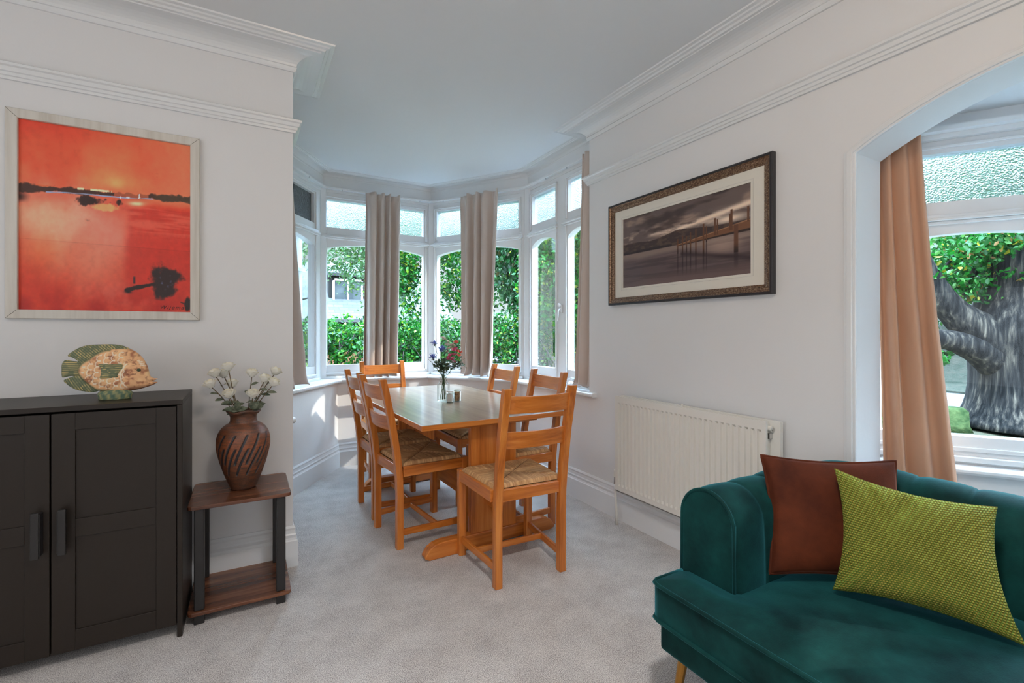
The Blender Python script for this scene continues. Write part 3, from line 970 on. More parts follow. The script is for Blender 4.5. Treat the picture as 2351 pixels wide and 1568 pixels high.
blooms = [rose_bloom(0.0225, k).build('bloom', M['petal'], None, smooth=True).data for k in range(3)]
for o in [o for o in COL.objects if o.name.startswith('bloom')]:
    bpy.data.objects.remove(o, do_unlink=True)
roses = [   # x, y, z of the bloom, lean, label
    (-0.066, 2.56, 1.050, 'tallest white rose on a bare straight stem in terracotta vase'),
    (-0.116, 2.59, 1.020, 'white rose upper left in terracotta vase, second from the left edge'),
    (-0.130, 2.53, 0.978, 'leftmost white rose leaning out of the terracotta vase'),
    (-0.084, 2.62, 1.014, 'half hidden white rose just left of the tallest stem'),
    (-0.060, 2.50, 0.932, 'low white rose at front left above the vase rim'),
    (-0.052, 2.62, 0.965, 'white rose behind the low front left rose'),
    (0.028, 2.56, 1.016, 'white rose at top of the right-hand bunch, nearest the middle'),
    (0.078, 2.55, 0.990, 'white rose in the middle of the right-hand bunch'),
    (0.124, 2.60, 1.018, 'highest rightmost white rose with green sepals'),
    (0.113, 2.53, 0.972, 'white rose just below the rightmost highest rose'),
    (0.031, 2.50, 0.926, 'low white rose at front right above the vase rim'),
    (0.088, 2.63, 0.952, 'half hidden white rose at the back of the right bunch'),
]
rs = random.Random(4)
for i, (x, y, z, lb) in enumerate(roses):
    side = -1 if x < 0 else 1
    bx, by = -0.006 + side * 0.022 + rs.uniform(-0.012, 0.012), 2.55 + rs.uniform(-0.02, 0.02)
    r = thing('white_rose', lb, 'rose', (bx, by, 0.80), 0, 'white roses in the terracotta vase')
    B = Vector((x - bx, y - by, z - 0.80))
    pts = []
    for k in range(8):
        t = k / 7
        p = Vector((B.x * (t ** 1.5), B.y * (t ** 1.5), B.z * t))
        pts.append(p)
    MB().tube(pts, 0.0021, 6).build('stem', M['stem'], r, smooth=True)
    o = link('bloom', blooms[i % 3], None, r)
    d = (pts[-1] - pts[-3]).normalized()
    o.location = B; o.rotation_euler = (d.lerp(Vector((0, 0, 1)), 0.35)).to_track_quat('Z', 'Y').to_euler()
    cup = MB(); q = o.rotation_euler.to_matrix()
    for k in range(5):
        a = 2 * PI * k / 5
        leaf_shape(cup, B, q @ Vector((math.cos(a), math.sin(a), 0.25)), q @ Vector((0, 0, 1)), 0.014, 0.0035)
    cup.build('sepals', M['rose_leaf'], r, smooth=True)
    nl = (0, 2, 4, 0, 3, 2, 3, 3, 2, 2, 2, 2)[i]
    for k in range(nl):
        t = 0.42 + 0.40 * k / max(1, nl - 1) if nl > 1 else 0.6
        p = Vector((B.x * (t ** 1.5), B.y * (t ** 1.5), B.z * t))
        a = rs.uniform(0, 2 * PI) if k % 2 else (PI if side < 0 else 0) + rs.uniform(-0.9, 0.9)
        lf = MB()
        leaf_shape(lf, p, (math.cos(a), math.sin(a) * 0.6 - 0.3, rs.uniform(-0.1, 0.5)), (0, -0.6, 1), rs.uniform(0.034, 0.044), 0.012)
        lf.build('leaf', M['rose_leaf'], r, smooth=True)
# collar of leaves at the rim
for lb, x0, dirs in (('sprig of grey-green rose leaves over left side of the vase rim', -0.035, ((0.25, -0.6, 0.9), (0.9, -0.5, 0.25), (-1, -0.4, 0.35), (-0.2, -0.9, 0.1), (0.1, 0.3, 0.9))), ('sprig of grey-green rose leaves over right side of the vase rim', 0.03, ((0.0, -0.5, 0.8), (0.5, -0.6, 0.8), (0.8, -0.4, 0.7), (0.9, 0.1, 0.3)))):
    r = thing('leaf_sprig', lb, 'leaf sprig', (x0, 2.535, 0.80), 0, 'leaf sprigs in the terracotta vase')
    MB().tube([(0, 0, 0), (0, -0.004, 0.04), (0.002, -0.008, 0.072)], 0.002, 6).build('stem', M['stem'], r, smooth=True)
    for d in dirs:
        lf = MB(); leaf_shape(lf, (0, -0.008, 0.068), d, (0.1, -0.8, 0.6), 0.048, 0.014)
        lf.build('leaf', M['rose_leaf'], r, smooth=True)

# carved fish on the cabinet
FX, FY = -0.47, 2.46
def flat_solid(P, res, thick, colf, name, parent, mt, sm=4, edge=0.004, y=0.0, dome=0.03):
    P = smooth_outline(P, sm) if sm else P
    P = [(p[0] - FX, p[1]) for p in P]
    A, T, nb, D = flat_mesh(P, res)
    n = len(A)
    h = edge + (thick - edge) * np.sqrt(np.clip(D / dome, 0, 1) * (2 - np.clip(D / dome, 0, 1)))
    col, dh = colf(A[:, 0] + FX, A[:, 1], D)
    h = h + dh
    vs = [(A[i, 0], y - h[i], A[i, 1]) for i in range(n)] + [(A[i, 0], y + h[i], A[i, 1]) for i in range(n)]
    fs = [t for t in T] + [tuple(i + n for i in t[::-1]) for t in T]
    idx = list(range(nb))
    fs += [(idx[i], idx[(i + 1) % nb], n + idx[(i + 1) % nb], n + idx[i]) for i in range(nb)]
    C = srgb_arr(col); C[:, :3] = np.minimum(C[:, :3] * 1.35, 0.9)
    C = [tuple(c) for c in C]
    return MB().add(vs, fs, C + C).build(name, mt, parent, smooth=True)


def fish_col(x, z, D):
    C = np.tile(np.array([206., 160., 118.]), (len(x), 1))
    C = mixc(C, (150, 96, 70), sst(0.50, 0.72, fbm(x * 60, z * 60)) * 0.9)
    C = mixc(C, (222, 186, 138), sst(0.5, 0.7, fbm(x * 40 + 9, z * 40)) * 0.6)
    C = mixc(C, (112, 70, 54), sst(0.62, 0.8, fbm(x * 90 + 4, z * 120)) * 0.7)
    # overlapping scales on the flank, pale outlines
    sc = 0.0225
    dh = np.zeros(len(x))
    body = (x < -0.425) & (D > 0.012)
    best = np.full(len(x), 9.0)
    i = np.floor((x - z * 0.15) / sc)
    for di in (-1, 0, 1):
        ci = i + di
        for dj in (-1, 0, 1):
            cj = np.floor(z / sc + 0.5 * (ci % 2)) + dj
            cx = (ci + 0.5) * sc + z * 0.15; cz = (cj + 0.5 - 0.5 * (ci % 2)) * sc
            d = np.hypot(x - cx - 0.004, z - cz)
            ring = np.abs(d - sc * 0.56) + np.where(x > cx + 0.006, 9, 0)
            best = np.minimum(best, ring)
    line = sst(0.0022, 0.0008, best) * body
    C = mixc(C, (226, 206, 186), line * 0.9); dh -= 0.0012 * line
    # gill curve and brow strokes
    for (cx, cz, R, x0, x1) in ((-0.372, 0.095, 0.066, -0.445, -0.428), ):
        d = np.abs(np.hypot(x - cx, z - cz) - R); k = sst(0.003, 0.001, d) * (x > x0 - 0.01) * (x < x1 + 0.012)
        C = mixc(C, (226, 206, 186), k)
    for zz_, xx_ in ((0.152, -0.375), (0.143, -0.370), (0.135, -0.366)):
        C = mixc(C, (220, 200, 180), sst(0.003, 0.001, np.abs(z - zz_ + 0.3 * (x - xx_))) * (np.abs(x - xx_) < 0.009))
    C = mixc(C, (96, 58, 44), sst(0.06, 0.035, z) * sst(-0.44, -0.40, x) * 0.8)
    C = mixc(C, (96, 104, 78), sst(0.010, 0.002, D) * (x < -0.47) * 0.8)
    return C, dh


def fin_col(ang, freq):
    def fn(x, z, D):
        u = x * math.cos(ang) + z * math.sin(ang)
        w = np.abs(np.sin(u * freq)) ** 0.7
        C = np.tile(np.array([104., 110., 84.]), (len(x), 1))
        C = mixc(C, (204, 176, 116), (1 - w) * sst(0.35, 0.6, fbm(x * 80, z * 80)) * 1.2)
        C = mixc(C, (70, 82, 66), sst(0.6, 0.95, w) * 0.6)
        return C, -0.0012 * (1 - w)
    return fn


BODY = [(-0.573, 0.119), (-0.569, 0.136), (-0.557, 0.153), (-0.54, 0.165), (-0.519, 0.184), (-0.493, 0.199), (-0.459, 0.204), (-0.432, 0.205), (-0.41, 0.202), (-0.39, 0.189), (-0.371, 0.167), (-0.358, 0.142), (-0.35, 0.114), (-0.345, 0.09), (-0.334, 0.08), (-0.32, 0.077), (-0.331, 0.070), (-0.339, 0.066), (-0.331, 0.064), (-0.32, 0.062), (-0.337, 0.051), (-0.366, 0.041), (-0.398, 0.034), (-0.444, 0.033), (-0.49, 0.035), (-0.513, 0.04), (-0.527, 0.05), (-0.543, 0.066), (-0.56, 0.088), (-0.57, 0.104)]
DORS = [(-0.602, 0.181), (-0.58, 0.203), (-0.557, 0.216), (-0.534, 0.221), (-0.504, 0.2225), (-0.467, 0.2225), (-0.439, 0.218), (-0.419, 0.209), (-0.408, 0.199), (-0.432, 0.195), (-0.459, 0.192), (-0.49, 0.185), (-0.519, 0.170), (-0.535, 0.155), (-0.56, 0.140), (-0.572, 0.159), (-0.586, 0.171)]
TAIL = [(-0.619, 0.147), (-0.613, 0.16), (-0.606, 0.163), (-0.589, 0.159), (-0.560, 0.153), (-0.552, 0.136), (-0.552, 0.119), (-0.565, 0.1), (-0.594, 0.1), (-0.614, 0.096), (-0.619, 0.1), (-0.62, 0.125)]
ANAL = [(-0.614, 0.084), (-0.6, 0.093), (-0.58, 0.1), (-0.560, 0.1), (-0.547, 0.090), (-0.532, 0.070), (-0.515, 0.055), (-0.503, 0.042), (-0.525, 0.033), (-0.549, 0.037), (-0.575, 0.045), (-0.592, 0.057), (-0.606, 0.071)]
SIDE = [(-0.507, 0.145), (-0.475, 0.145), (-0.433, 0.145), (-0.43, 0.131), (-0.43, 0.125), (-0.441, 0.11), (-0.446, 0.098), (-0.447, 0.09), (-0.501, 0.087), (-0.5, 0.104), (-0.501, 0.128)]
fish = thing('fish_ornament', 'carved wooden fish ornament standing on top of the dark cabinet', 'ornament', (FX, FY, 0.957))
flat_solid(BODY, 0.0022, 0.022, fish_col, 'body', fish, M['fish'], edge=0.006, dome=0.05)
flat_solid(DORS, 0.0026, 0.008, fin_col(0.75, 420), 'dorsal_fin', fish, M['fish'], dome=0.02)
flat_solid(TAIL, 0.0026, 0.008, fin_col(PI / 2, 430), 'tail_fin', fish, M['fish'], dome=0.02)
flat_solid(ANAL, 0.0026, 0.008, fin_col(-0.8 + PI / 2, 430) if False else fin_col(0.5, 430), 'anal_fin', fish, M['fish'], dome=0.02)
flat_solid(SIDE, 0.0024, 0.026, fin_col(PI / 2 - 0.05, 470), 'side_fin', fish, M['fish'], sm=3, edge=0.020, dome=0.012)
e = MB().ball((-0.379 - FX, -0.022, 0.117), 0.0075, 14, 8, (1, 0.5, 0.8), tuple(srgb_arr(np.array([[70., 84., 66.]]))[0])).build('eye', M['fish'], fish, smooth=True)
rings = []
cc = []
for r_, z_ in ((0.92, 0.0), (1.0, 0.004), (0.98, 0.012), (1.04, 0.019), (1.02, 0.028), (0.88, 0.036), (0.3, 0.040)):
    rings.append([Vector((0.012 + 0.054 * r_ * math.cos(a), 0.026 * r_ * math.sin(a), z_)) for a in (2 * PI * k / 40 for k in range(40))])
    for k in range(40):
        f = 0.5 + 0.5 * math.sin(k * 1.7 + z_ * 900)
        cc.append(tuple(srgb_arr(np.array([[84 + 92 * f * f, 110 + 56 * f * f, 92 + 20 * f]]))[0]))
MB().loft(rings, col=cc).build('plinth', M['fish'], fish, smooth=True)

# ============================================================ PICTURES
def picture(name, label, T, w, h, fw, prof, mt, colf, mount=None, nu=300, imat=None):
    """T: local (right, up, out of the wall)"""
    p = thing(name, label, 'picture'); p.matrix_world = T
    # frame, mitred, profile = (in from outer edge, out of wall)
    rings = []
    for cx, cy in ((-1, -1), (1, -1), (1, 1), (-1, 1), (-1, -1)):
        rings.append([Vector((cx * (w / 2 - a), cy * (h / 2 - a), d)) for a, d in prof])
    MB().loft(rings, caps=False).build('frame', mt, p, weld=True)
    iw, ih = w / 2 - fw, h / 2 - fw
    if mount:
        m0, m1 = mount
        mbm = MB()
        for x0, x1, y0, y1 in ((-iw, iw, m1, ih), (-iw, iw, -ih, -m1), (-iw, -m0, -m1, m1), (m0, iw, -m1, m1)):
            mbm.box(x0, x1, y0, y1, 0.004, 0.009)
        mbm.build('mount', M['mount'], p)
        iw, ih = m0 + 0.003, m1 + 0.003
    nv = int(nu * ih / iw)
    U, V = np.meshgrid(np.linspace(0, 1, nu + 1), np.linspace(0, 1, nv + 1))
    C = srgb_arr(colf(U.ravel(), V.ravel()))
    C[:, :3] = np.minimum(C[:, :3] * 1.35, 0.92)
    vs = np.stack([(U.ravel() * 2 - 1) * iw, (V.ravel() * 2 - 1) * ih, np.full(U.size, 0.007 if not mount else 0.0035)], 1)
    I = (np.arange(nv)[:, None] * (nu + 1) + np.arange(nu)[None]).ravel()
    fs = np.stack([I, I + 1, I + nu + 2, I + nu + 1], 1)
    MB().add(vs.tolist(), fs.tolist(), [tuple(c) for c in C.tolist()]).build('print', imat, p, recalc=False)
    return p, iw, ih


def red_sea(u, v):
    x = u * 3; y = v * 3
    C = np.tile(np.array([206., 62., 40.]), (len(u), 1))
    n = fbm(x * 1.2, y * 1.2 + 3); n2 = fbm(x * 3 + 5, y * 3); n3 = fbm(u * 40, v * 40); st = fbm(u * 4, v * 50)
    # sky
    sky = sst(0.60, 0.66, v)
    C = mixc(C, (218, 84, 54), sky * 0.9)
    C = mixc(C, (226, 120, 78), sky * sst(0.3, 0.75, n) * 0.8)
    C = mixc(C, (232, 150, 110), sky * sst(0.55, 1.0, u) * 0.5)
    C = mixc(C, (205, 60, 44), sky * sst(0.86, 1.0, v) * 0.7 * (1 - u))
    C = mixc(C, (255, 206, 128), np.exp(-((u - 0.53) ** 2 / 0.0016 + (v - 0.725) ** 2 / 0.0007)) * 0.9)
    C = mixc(C, (240, 150, 90), np.exp(-((u - 0.50) ** 2 / 0.03 + (v - 0.73) ** 2 / 0.004)) * 0.7)
    # pale haze on the water, left
    C = mixc(C, (230, 164, 136), np.exp(-((u - 0.26 + 0.12 * (n - 0.5)) ** 2 / 0.075 + (v - 0.46 + 0.2 * (n2 - 0.5)) ** 2 / 0.028)) * 1.05)
    C = mixc(C, (236, 184, 146), np.exp(-((u - 0.12) ** 2 / 0.03 + (v - 0.50) ** 2 / 0.010)) * 0.7)
    C = mixc(C, (224, 130, 112), np.exp(-((u - 0.48) ** 2 / 0.03 + (v - 0.42) ** 2 / 0.020)) * 0.9)
    C = mixc(C, (224, 128, 100), np.exp(-((u - 0.38 - 0.1 * (n - 0.5)) ** 2 / 0.03 + (v - 0.28) ** 2 / 0.03)) * 0.8)
    C = mixc(C, (228, 120, 72), np.exp(-((u - 0.12) ** 2 / 0.02 + (v - 0.32) ** 2 / 0.01)) * 0.6)
    C = mixc(C, (222, 110, 96), np.exp(-((u - 0.6) ** 2 / 0.05 + (v - 0.10) ** 2 / 0.006)) * 0.6 * sst(0.3, 0.6, n2))
    C = mixc(C, (196, 50, 38), sst(0.56, 0.64, u + 0.1 * (n - 0.5)) * (v < 0.60) * 0.75 * sst(0.02, 0.2, v))
    C = mixc(C, (226, 108, 84), sst(0.56, 0.64, u) * sst(0.40, 0.50, v) * (v < 0.6) * 0.55 * sst(0.3, 0.6, st))
    C = mixc(C, (168, 34, 30), sst(0.20, 0.0, v) * 0.75 * sst(0.75, 0.3, n2))
    # faint horizontal step
    C = C * (1 - 0.07 * sst(0.004, 0.0, np.abs(v - (0.375 - 0.01 * u))) - 0.03 * (v < 0.375 - 0.01 * u))[:, None]
    # horizon band
    vc = 0.640 + 0.035 * u + 0.010 * (fbm(u * 8, u * 0) - 0.5)
    th = 0.006 + 0.018 * fbm(u * 14 + 2, u * 0 + 4) + 0.014 * np.exp(-(u / 0.10) ** 2) + 0.012 * sst(0.74, 0.86, u)
    d = (v - vc) + 0.022 * (n3 - 0.5)
    band = sst(th, th * 0.55, np.abs(d))
    C = mixc(C, (58, 36, 30), band * np.where((u > 0.52) & (u < 0.73), 0.35, 0.93))
    C = mixc(C, (72, 60, 44), band * sst(0.73, 0.80, u) * 0.7)
    C = mixc(C, (252, 226, 176), sst(0.008, 0.003, np.abs(v - vc - 0.016 + 0.006 * (n3 - .5))) * (((u > 0.31) & (u < 0.35)) | ((u > 0.385) & (u < 0.51))) * sst(0.35, 0.55, n3 + 0.1))
    C = mixc(C, (236, 100, 60), sst(0.006, 0.002, np.abs(v - vc - 0.020)) * (u > 0.08) * (u < 0.20) * sst(0.4, 0.6, n3))
    C = mixc(C, (150, 168, 206), sst(0.005, 0.0015, np.abs(v - vc + 0.012)) * (u > 0.14) * (u < 0.76) * sst(0.25, 0.5, st))
    C = mixc(C, (214, 222, 240), sst(0.010, 0.003, np.abs(v - vc + 0.012)) * (np.abs(u - 0.585) < 0.03) * sst(0.4, 0.6, n3))
    C = mixc(C, (240, 238, 236), ((np.abs(u - 0.672) < 0.006 * (0.7 - (v - vc) / 0.035)) & (v > vc - 0.010) & (v < vc + 0.024)) * 0.9)
    # dark reflections under the band
    bl = np.exp(-((u - 0.38) ** 2 / 0.009 + (v - vc + 0.048) ** 2 / 0.0011)) + 0.5 * np.exp(-((u - 0.55) ** 2 / 0.0015 + (v - vc + 0.04) ** 2 / 0.0004))
    C = mixc(C, (52, 30, 26), sst(0.35, 0.65, bl + 0.8 * (n3 - 0.5)))
    C = mixc(C, (50, 32, 28), sst(0.04, 0.0, np.abs(v - vc + 0.045)) * sst(0.07, 0.0, u) * 0.95)
    C = mixc(C, (236, 176, 110), sst(0.5, 0.75, np.exp(-((u - 0.46) ** 2 / 0.012 + (v - vc + 0.075) ** 2 / 0.001)) + 0.5 * (n3 - 0.5)) * 0.8)
    C = mixc(C, (255, 232, 180), np.exp(-((u - 0.655) ** 2 / 0.0025 + (v - vc + 0.042) ** 2 / 0.00018)) * 0.9)
    # dark tree lower right, its trailing arm and the corner mark
    tr = 1.1 * np.exp(-((u - 0.835) ** 2 / 0.008 + (v - 0.195) ** 2 / 0.010)) + 0.8 * np.exp(-((u - 0.90) ** 2 / 0.004 + (v - 0.215) ** 2 / 0.0012)) + 0.7 * np.exp(-((u - 0.80) ** 2 / 0.003 + (v - 0.11) ** 2 / 0.003))
    C = mixc(C, (36, 30, 30), 0.93 * sst(0.38, 0.86, tr + 1.0 * (fbm(u * 26, v * 26) - 0.5) + 0.7 * (fbm(u * 9, v * 9) - 0.5)))
    arm = np.exp(-((v - (0.125 + 0.22 * (u - 0.60) ** 1.0)) ** 2 / 0.00022)) * sst(0.56, 0.60, u) * sst(0.80, 0.76, u)
    C = mixc(C, (46, 30, 28), sst(0.40, 0.75, arm + 0.8 * (fbm(u * 26, v * 26) - 0.5)))
    C = mixc(C, (30, 26, 28), np.exp(-((u - 0.605) ** 2 / 0.0004 + (v - 0.112) ** 2 / 0.00008)))
    C = mixc(C, (60, 46, 50), (np.abs(u - 0.642) < 0.006) * sst(0.155, 0.165, v) * sst(0.205, 0.195, v) * 0.9)
    C = mixc(C, (90, 100, 140), sst(0.62, 0.75, fbm(u * 60, v * 60)) * np.exp(-((u - 0.83) ** 2 / 0.002 + (v - 0.19) ** 2 / 0.002)))
    cm = np.exp(-((u - 0.985) ** 2 / 0.0012 + (v - 0.055) ** 2 / 0.0028))
    C = mixc(C, (44, 34, 32), sst(0.4, 0.7, cm + 0.7 * (fbm(u * 24, v * 24) - 0.5)))
    C = mixc(C, (50, 34, 30), sst(0.005, 0.001, np.abs(v - (0.058 - 0.35 * (u - 0.94)))) * (u > 0.93) * (u < 0.975))
    C = C * (0.94 + 0.12 * n3)[:, None]
    return C


TL = Matrix(((1, 0, 0, -0.5255), (0, 0, -1, 2.739), (0, 1, 0, 1.7225), (0, 0, 0, 1)))
FP = [(0, 0), (0, 0.020), (0.002, 0.022), (0.036, 0.022), (0.038, 0.020), (0.038, 0.006), (0.038, 0)]
M['white_wood'] = wood('washed_white_wood', 1, lin(196, 188, 176), lin(212, 206, 196), lin(222, 217, 208), 0.5, 30)
pic, iw, ih = picture('framed_painting', 'large red abstract seascape painting in a washed white frame on left wall', TL, 0.671, 0.873, 0.037, FP, M['white_wood'], red_sea, imat=M['paint'])
mt_ = MB()
for sx, sy in ((-1, -1), (1, -1), (1, 1), (-1, 1)):
    a = Vector((sx * 0.334, sy * 0.435, 0.0222)); b_ = Vector((sx * 0.300, sy * 0.401, 0.0222))
    mt_.tube([a, b_], 0.0006, 4)
mt_.build('mitre_line', M['cab'], pic)
tc = bpy.data.curves.new('signature', 'FONT'); tc.body = 'Wijeman'; tc.size = 0.025; tc.shear = 0.35; tc.extrude = 0.0002; tc.space_character = 1.25
to = bpy.data.objects.new('tmp', tc); COL.objects.link(to)
dg = bpy.context.evaluated_depsgraph_get(); dg.update()
me = bpy.data.meshes.new_from_object(to.evaluated_get(dg)); bpy.data.objects.remove(to, do_unlink=True)
sg = link('signature', me, M['ink'], pic); sg.location = (0.176, -0.385, 0.0078)
if sg.data.materials and sg.data.materials[0] != M['ink']: sg.data.materials[0] = M['ink']


def jetty(u, v):
    C = np.tile(np.array([96., 82., 78.]), (len(u), 1))
    n = fbm(u * 5, v * 9); n2 = fbm(u * 10 + 4, v * 22 + 2)
    C = mixc(C, (150, 126, 112), sst(0.45, 0.72, n) * 0.8)
    C = mixc(C, (58, 48, 48), sst(0.50, 0.72, fbm(u * 4 + 8, v * 7)) * 0.75)
    C = mixc(C, (196, 168, 148), sst(0.55, 0.75, n2) * sst(0.85, 0.66, v) * 0.6)
    C = mixc(C, (236, 208, 184), np.exp(-((v - (0.675 + 0.22 * (u - 0.5) * (u > 0.5))) ** 2 / 0.0012)) * sst(0.15, 0.5, u) * sst(0.35, 0.6, n2 + 0.1) * 0.9)
    C = mixc(C, (238, 214, 190), np.exp(-((u - 0.86) ** 2 / 0.012 + (v - 0.655) ** 2 / 0.0018)) * 0.9)
    # hills
    top = 0.625 + 0.045 * np.exp(-((u - 0.52) / 0.16) ** 2) - 0.02 * np.exp(-((u - 0.30) / 0.1) ** 2) + 0.012 * (fbm(u * 20, u * 0) - 0.5) - 0.02 * u + 0.0
    hill = sst(top + 0.004, top - 0.004, v)
    C = mixc(C, (64, 52, 50), hill)
    C = mixc(C, (86, 70, 62), hill * sst(0.4, 0.7, fbm(u * 26, v * 40)) * 0.8)
    C = mixc(C, (44, 38, 40), hill * sst(0.52, 0.49, v) * (u < 0.45) * 0.8)
    # water
    wat = sst(0.478, 0.470, v)
    C = mixc(C, (122, 104, 96), wat)
    C = mixc(C, (84, 70, 70), wat * sst(0.44, 0.34, v + 0.05 * (n - 0.5)) * 0.9)
    C = mixc(C, (66, 54, 56), wat * sst(0.42, 0.30, v - 0.12 * (u - 0.2)) * 0.6 * sst(0.4, 0.6, fbm(u * 3, v * 30)))
    C = mixc(C, (176, 148, 130), wat * np.exp(-((u - 0.82) ** 2 / 0.02 + (v - 0.36) ** 2 / 0.01)) * 0.6)
    C = mixc(C, (104, 84, 80), wat * sst(0.20, 0.0, v) * 0.7)
    # jetty deck, piles, posts and their reflections
    dz = (u - 0.5) / 0.5
    dk0 = 0.462 + 0.03 * dz; dk1 = 0.475 + 0.125 * dz
    deck = sst(0.488, 0.492, u) * sst(dk0 - 0.003, dk0 + 0.003, v) * sst(dk1 + 0.003, dk1 - 0.003, v)
    C = mixc(C, (112, 76, 54), deck * 0.95)
    C = mixc(C, (48, 38, 36), sst(0.488, 0.492, u) * sst(0.007 + 0.010 * dz, 0.002 + 0.008 * dz, np.abs(v - dk0)) * 0.9)
    C = mixc(C, (156, 112, 82), sst(0.488, 0.492, u) * sst(0.006 + 0.003 * dz, 0.002, np.abs(v - dk1)) * 0.9)
    for pu, pt, pb, w in ((0.497, 0.55, 0.36, 0.004), (0.535, 0.575, 0.34, 0.005), (0.565, 0.56, 0.36, 0.004), (0.595, 0.60, 0.33, 0.005), (0.635, 0.625, 0.30, 0.005), (0.69, 0.665, 0.28, 0.006), (0.71, 0.63, 0.44, 0.004), (0.77, 0.70, 0.50, 0.006), (0.785, 0.68, 0.50, 0.004), (0.866, 0.71, 0.52, 0.005), (0.877, 0.755, 0.52, 0.007), (0.978, 0.745, 0.58, 0.006), (0.905, 0.575, 0.26, 0.013)):
        C = mixc(C, (92, 62, 46), sst(w * 1.25, w * 0.75, np.abs(u - pu)) * sst(pb - 0.003, pb + 0.003, v) * sst(pt + 0.003, pt - 0.003, v))
        C = mixc(C, (46, 36, 36), sst(w * 1.25, w * 0.75, np.abs(u - pu)) * sst(pb + 0.12, pb, v) * (v > pb) * (v < 0.47))
        C = mixc(C, (44, 34, 36), sst(w * 1.4, w * 0.5, np.abs(u - pu)) * (v < pb) * sst(0.05, 0.25, v) * 0.6 * (pb < 0.45))
    C = mixc(C, (48, 38, 40), np.exp(-((v - (0.36 - 0.18 * dz)) ** 2 / 0.0010)) * (u > 0.52) * 0.7)
    return C


TR = Matrix(((0, 0, -1, 2.149), (-1, 0, 0, 1.876), (0, 1, 0, 1.737), (0, 0, 0, 1)))
M['bronze'] = mat('dark_bronze_frame', lin(70, 50, 40), 0.32, 0.6, metal=0.55)
t = tex(M['bronze'], (150, 150, 150), sc=1.0, detail=5); ramp(M['bronze'], t.outputs[0], [(0.3, lin(66, 50, 44)), (0.5, lin(122, 92, 70)), (0.7, lin(176, 152, 124))]); bump(M['bronze'], t.outputs[0], 0.15, 0.002)
M['frame_edge'] = mat('blackened_frame_edge', lin(40, 38, 42), 0.35, 0.5)
t = tex(M['frame_edge'], sc=50); bump(M['frame_edge'], t.outputs[0], 0.08, 0.002)
FP2 = [(0, 0), (0, 0.024), (0.003, 0.028), (0.012, 0.028), (0.018, 0.022), (0.030, 0.020), (0.040, 0.014), (0.046, 0.014), (0.047, 0.008), (0.047, 0.0)]
pic2, iw, ih = picture('framed_photograph', 'sepia photograph of a wooden jetty in a bronze frame on right wall', TR, 1.130, 0.658, 0.046, FP2, M['bronze'], jetty, mount=(0.4465, 0.2215), nu=420, imat=M['photo'])
rings = []
for cx, cy in ((-1, -1), (1, -1), (1, 1), (-1, 1), (-1, -1)):
    rings.append([Vector((cx * (0.565 - a), cy * (0.329 - a), d)) for a, d in ((-0.0015, 0.0), (-0.0015, 0.0265), (0.002, 0.0300), (0.0105, 0.0300), (0.012, 0.027), (0.004, 0.02), (0.003, 0.0))])
MB().loft(rings, caps=False).build('outer_edge', M['frame_edge'], pic2, weld=True)
rings = []
for cx, cy in ((-1, -1), (1, -1), (1, 1), (-1, 1), (-1, -1)):
    rings.append([Vector((cx * (0.4465 + a), cy * (0.2215 + a), d)) for a, d in ((0.012, 0.0088), (0.012, 0.0098), (0.015, 0.0098), (0.015, 0.0088))])
MB().loft(rings, caps=False).build('mount_line', M['white_wood'], pic2, weld=True)
# ============================================================ FLOWERS AND SHAKERS ON THE TABLE
TZ = 0.75
bot = MB().lathe([(0.0, 0.004), (0.040, 0.0), (0.044, 0.004), (0.0445, 0.02), (0.0445, 0.108), (0.042, 0.120), (0.034, 0.130), (0.027, 0.136), (0.0255, 0.150), (0.0262, 0.164), (0.029, 0.168), (0.029, 0.173), (0.0262, 0.174)], 40, cap=False)
bt = bot.build('glass_bottle_vase', M['vase_glass'], smooth=True)
bt.location = (1.193, 3.075, TZ)
tag(bt, 'clear glass bottle vase holding flowers on the dining table', 'vase')
M['green_stem'] = mat('green_stem', lin(66, 92, 50), 0.55)
t = tex(M['green_stem'], sc=80); bump(M['green_stem'], t.outputs[0], 0.05, 0.001)
M['blue_petal'] = mat('blue_petals', lin(104, 122, 200), 0.6, sheen=0.2)
t = tex(M['blue_petal'], sc=90); ramp(M['blue_petal'], t.outputs[0], [(0.3, lin(82, 100, 182)), (0.7, lin(140, 156, 222))])
M['pink_petal'] = mat('pink_petals', lin(222, 84, 140), 0.6)
t = tex(M['pink_petal'], sc=70); ramp(M['pink_petal'], t.outputs[0], [(0.3, lin(210, 60, 126)), (0.7, lin(240, 130, 160))])
M['coral_petal'] = mat('coral_petals', lin(236, 92, 84), 0.6)
t = tex(M['coral_petal'], sc=70); ramp(M['coral_petal'], t.outputs[0], [(0.3, lin(236, 84, 110)), (0.7, lin(244, 140, 96))])
M['cream_petal'] = mat('cream_petals', lin(226, 214, 196), 0.6)
t = tex(M['cream_petal'], sc=70); ramp(M['cream_petal'], t.outputs[0], [(0.3, lin(214, 190, 160)), (0.7, lin(236, 228, 218))])
M['dark_leaf'] = mat('dark_green_leaf', lin(70, 92, 72), 0.5)
t = tex(M['dark_leaf'], sc=70); ramp(M['dark_leaf'], t.outputs[0], [(0.3, lin(48, 70, 58)), (0.7, lin(104, 122, 84))])
VB = Vector((1.193, 3.075, TZ))
rs = random.Random(11)


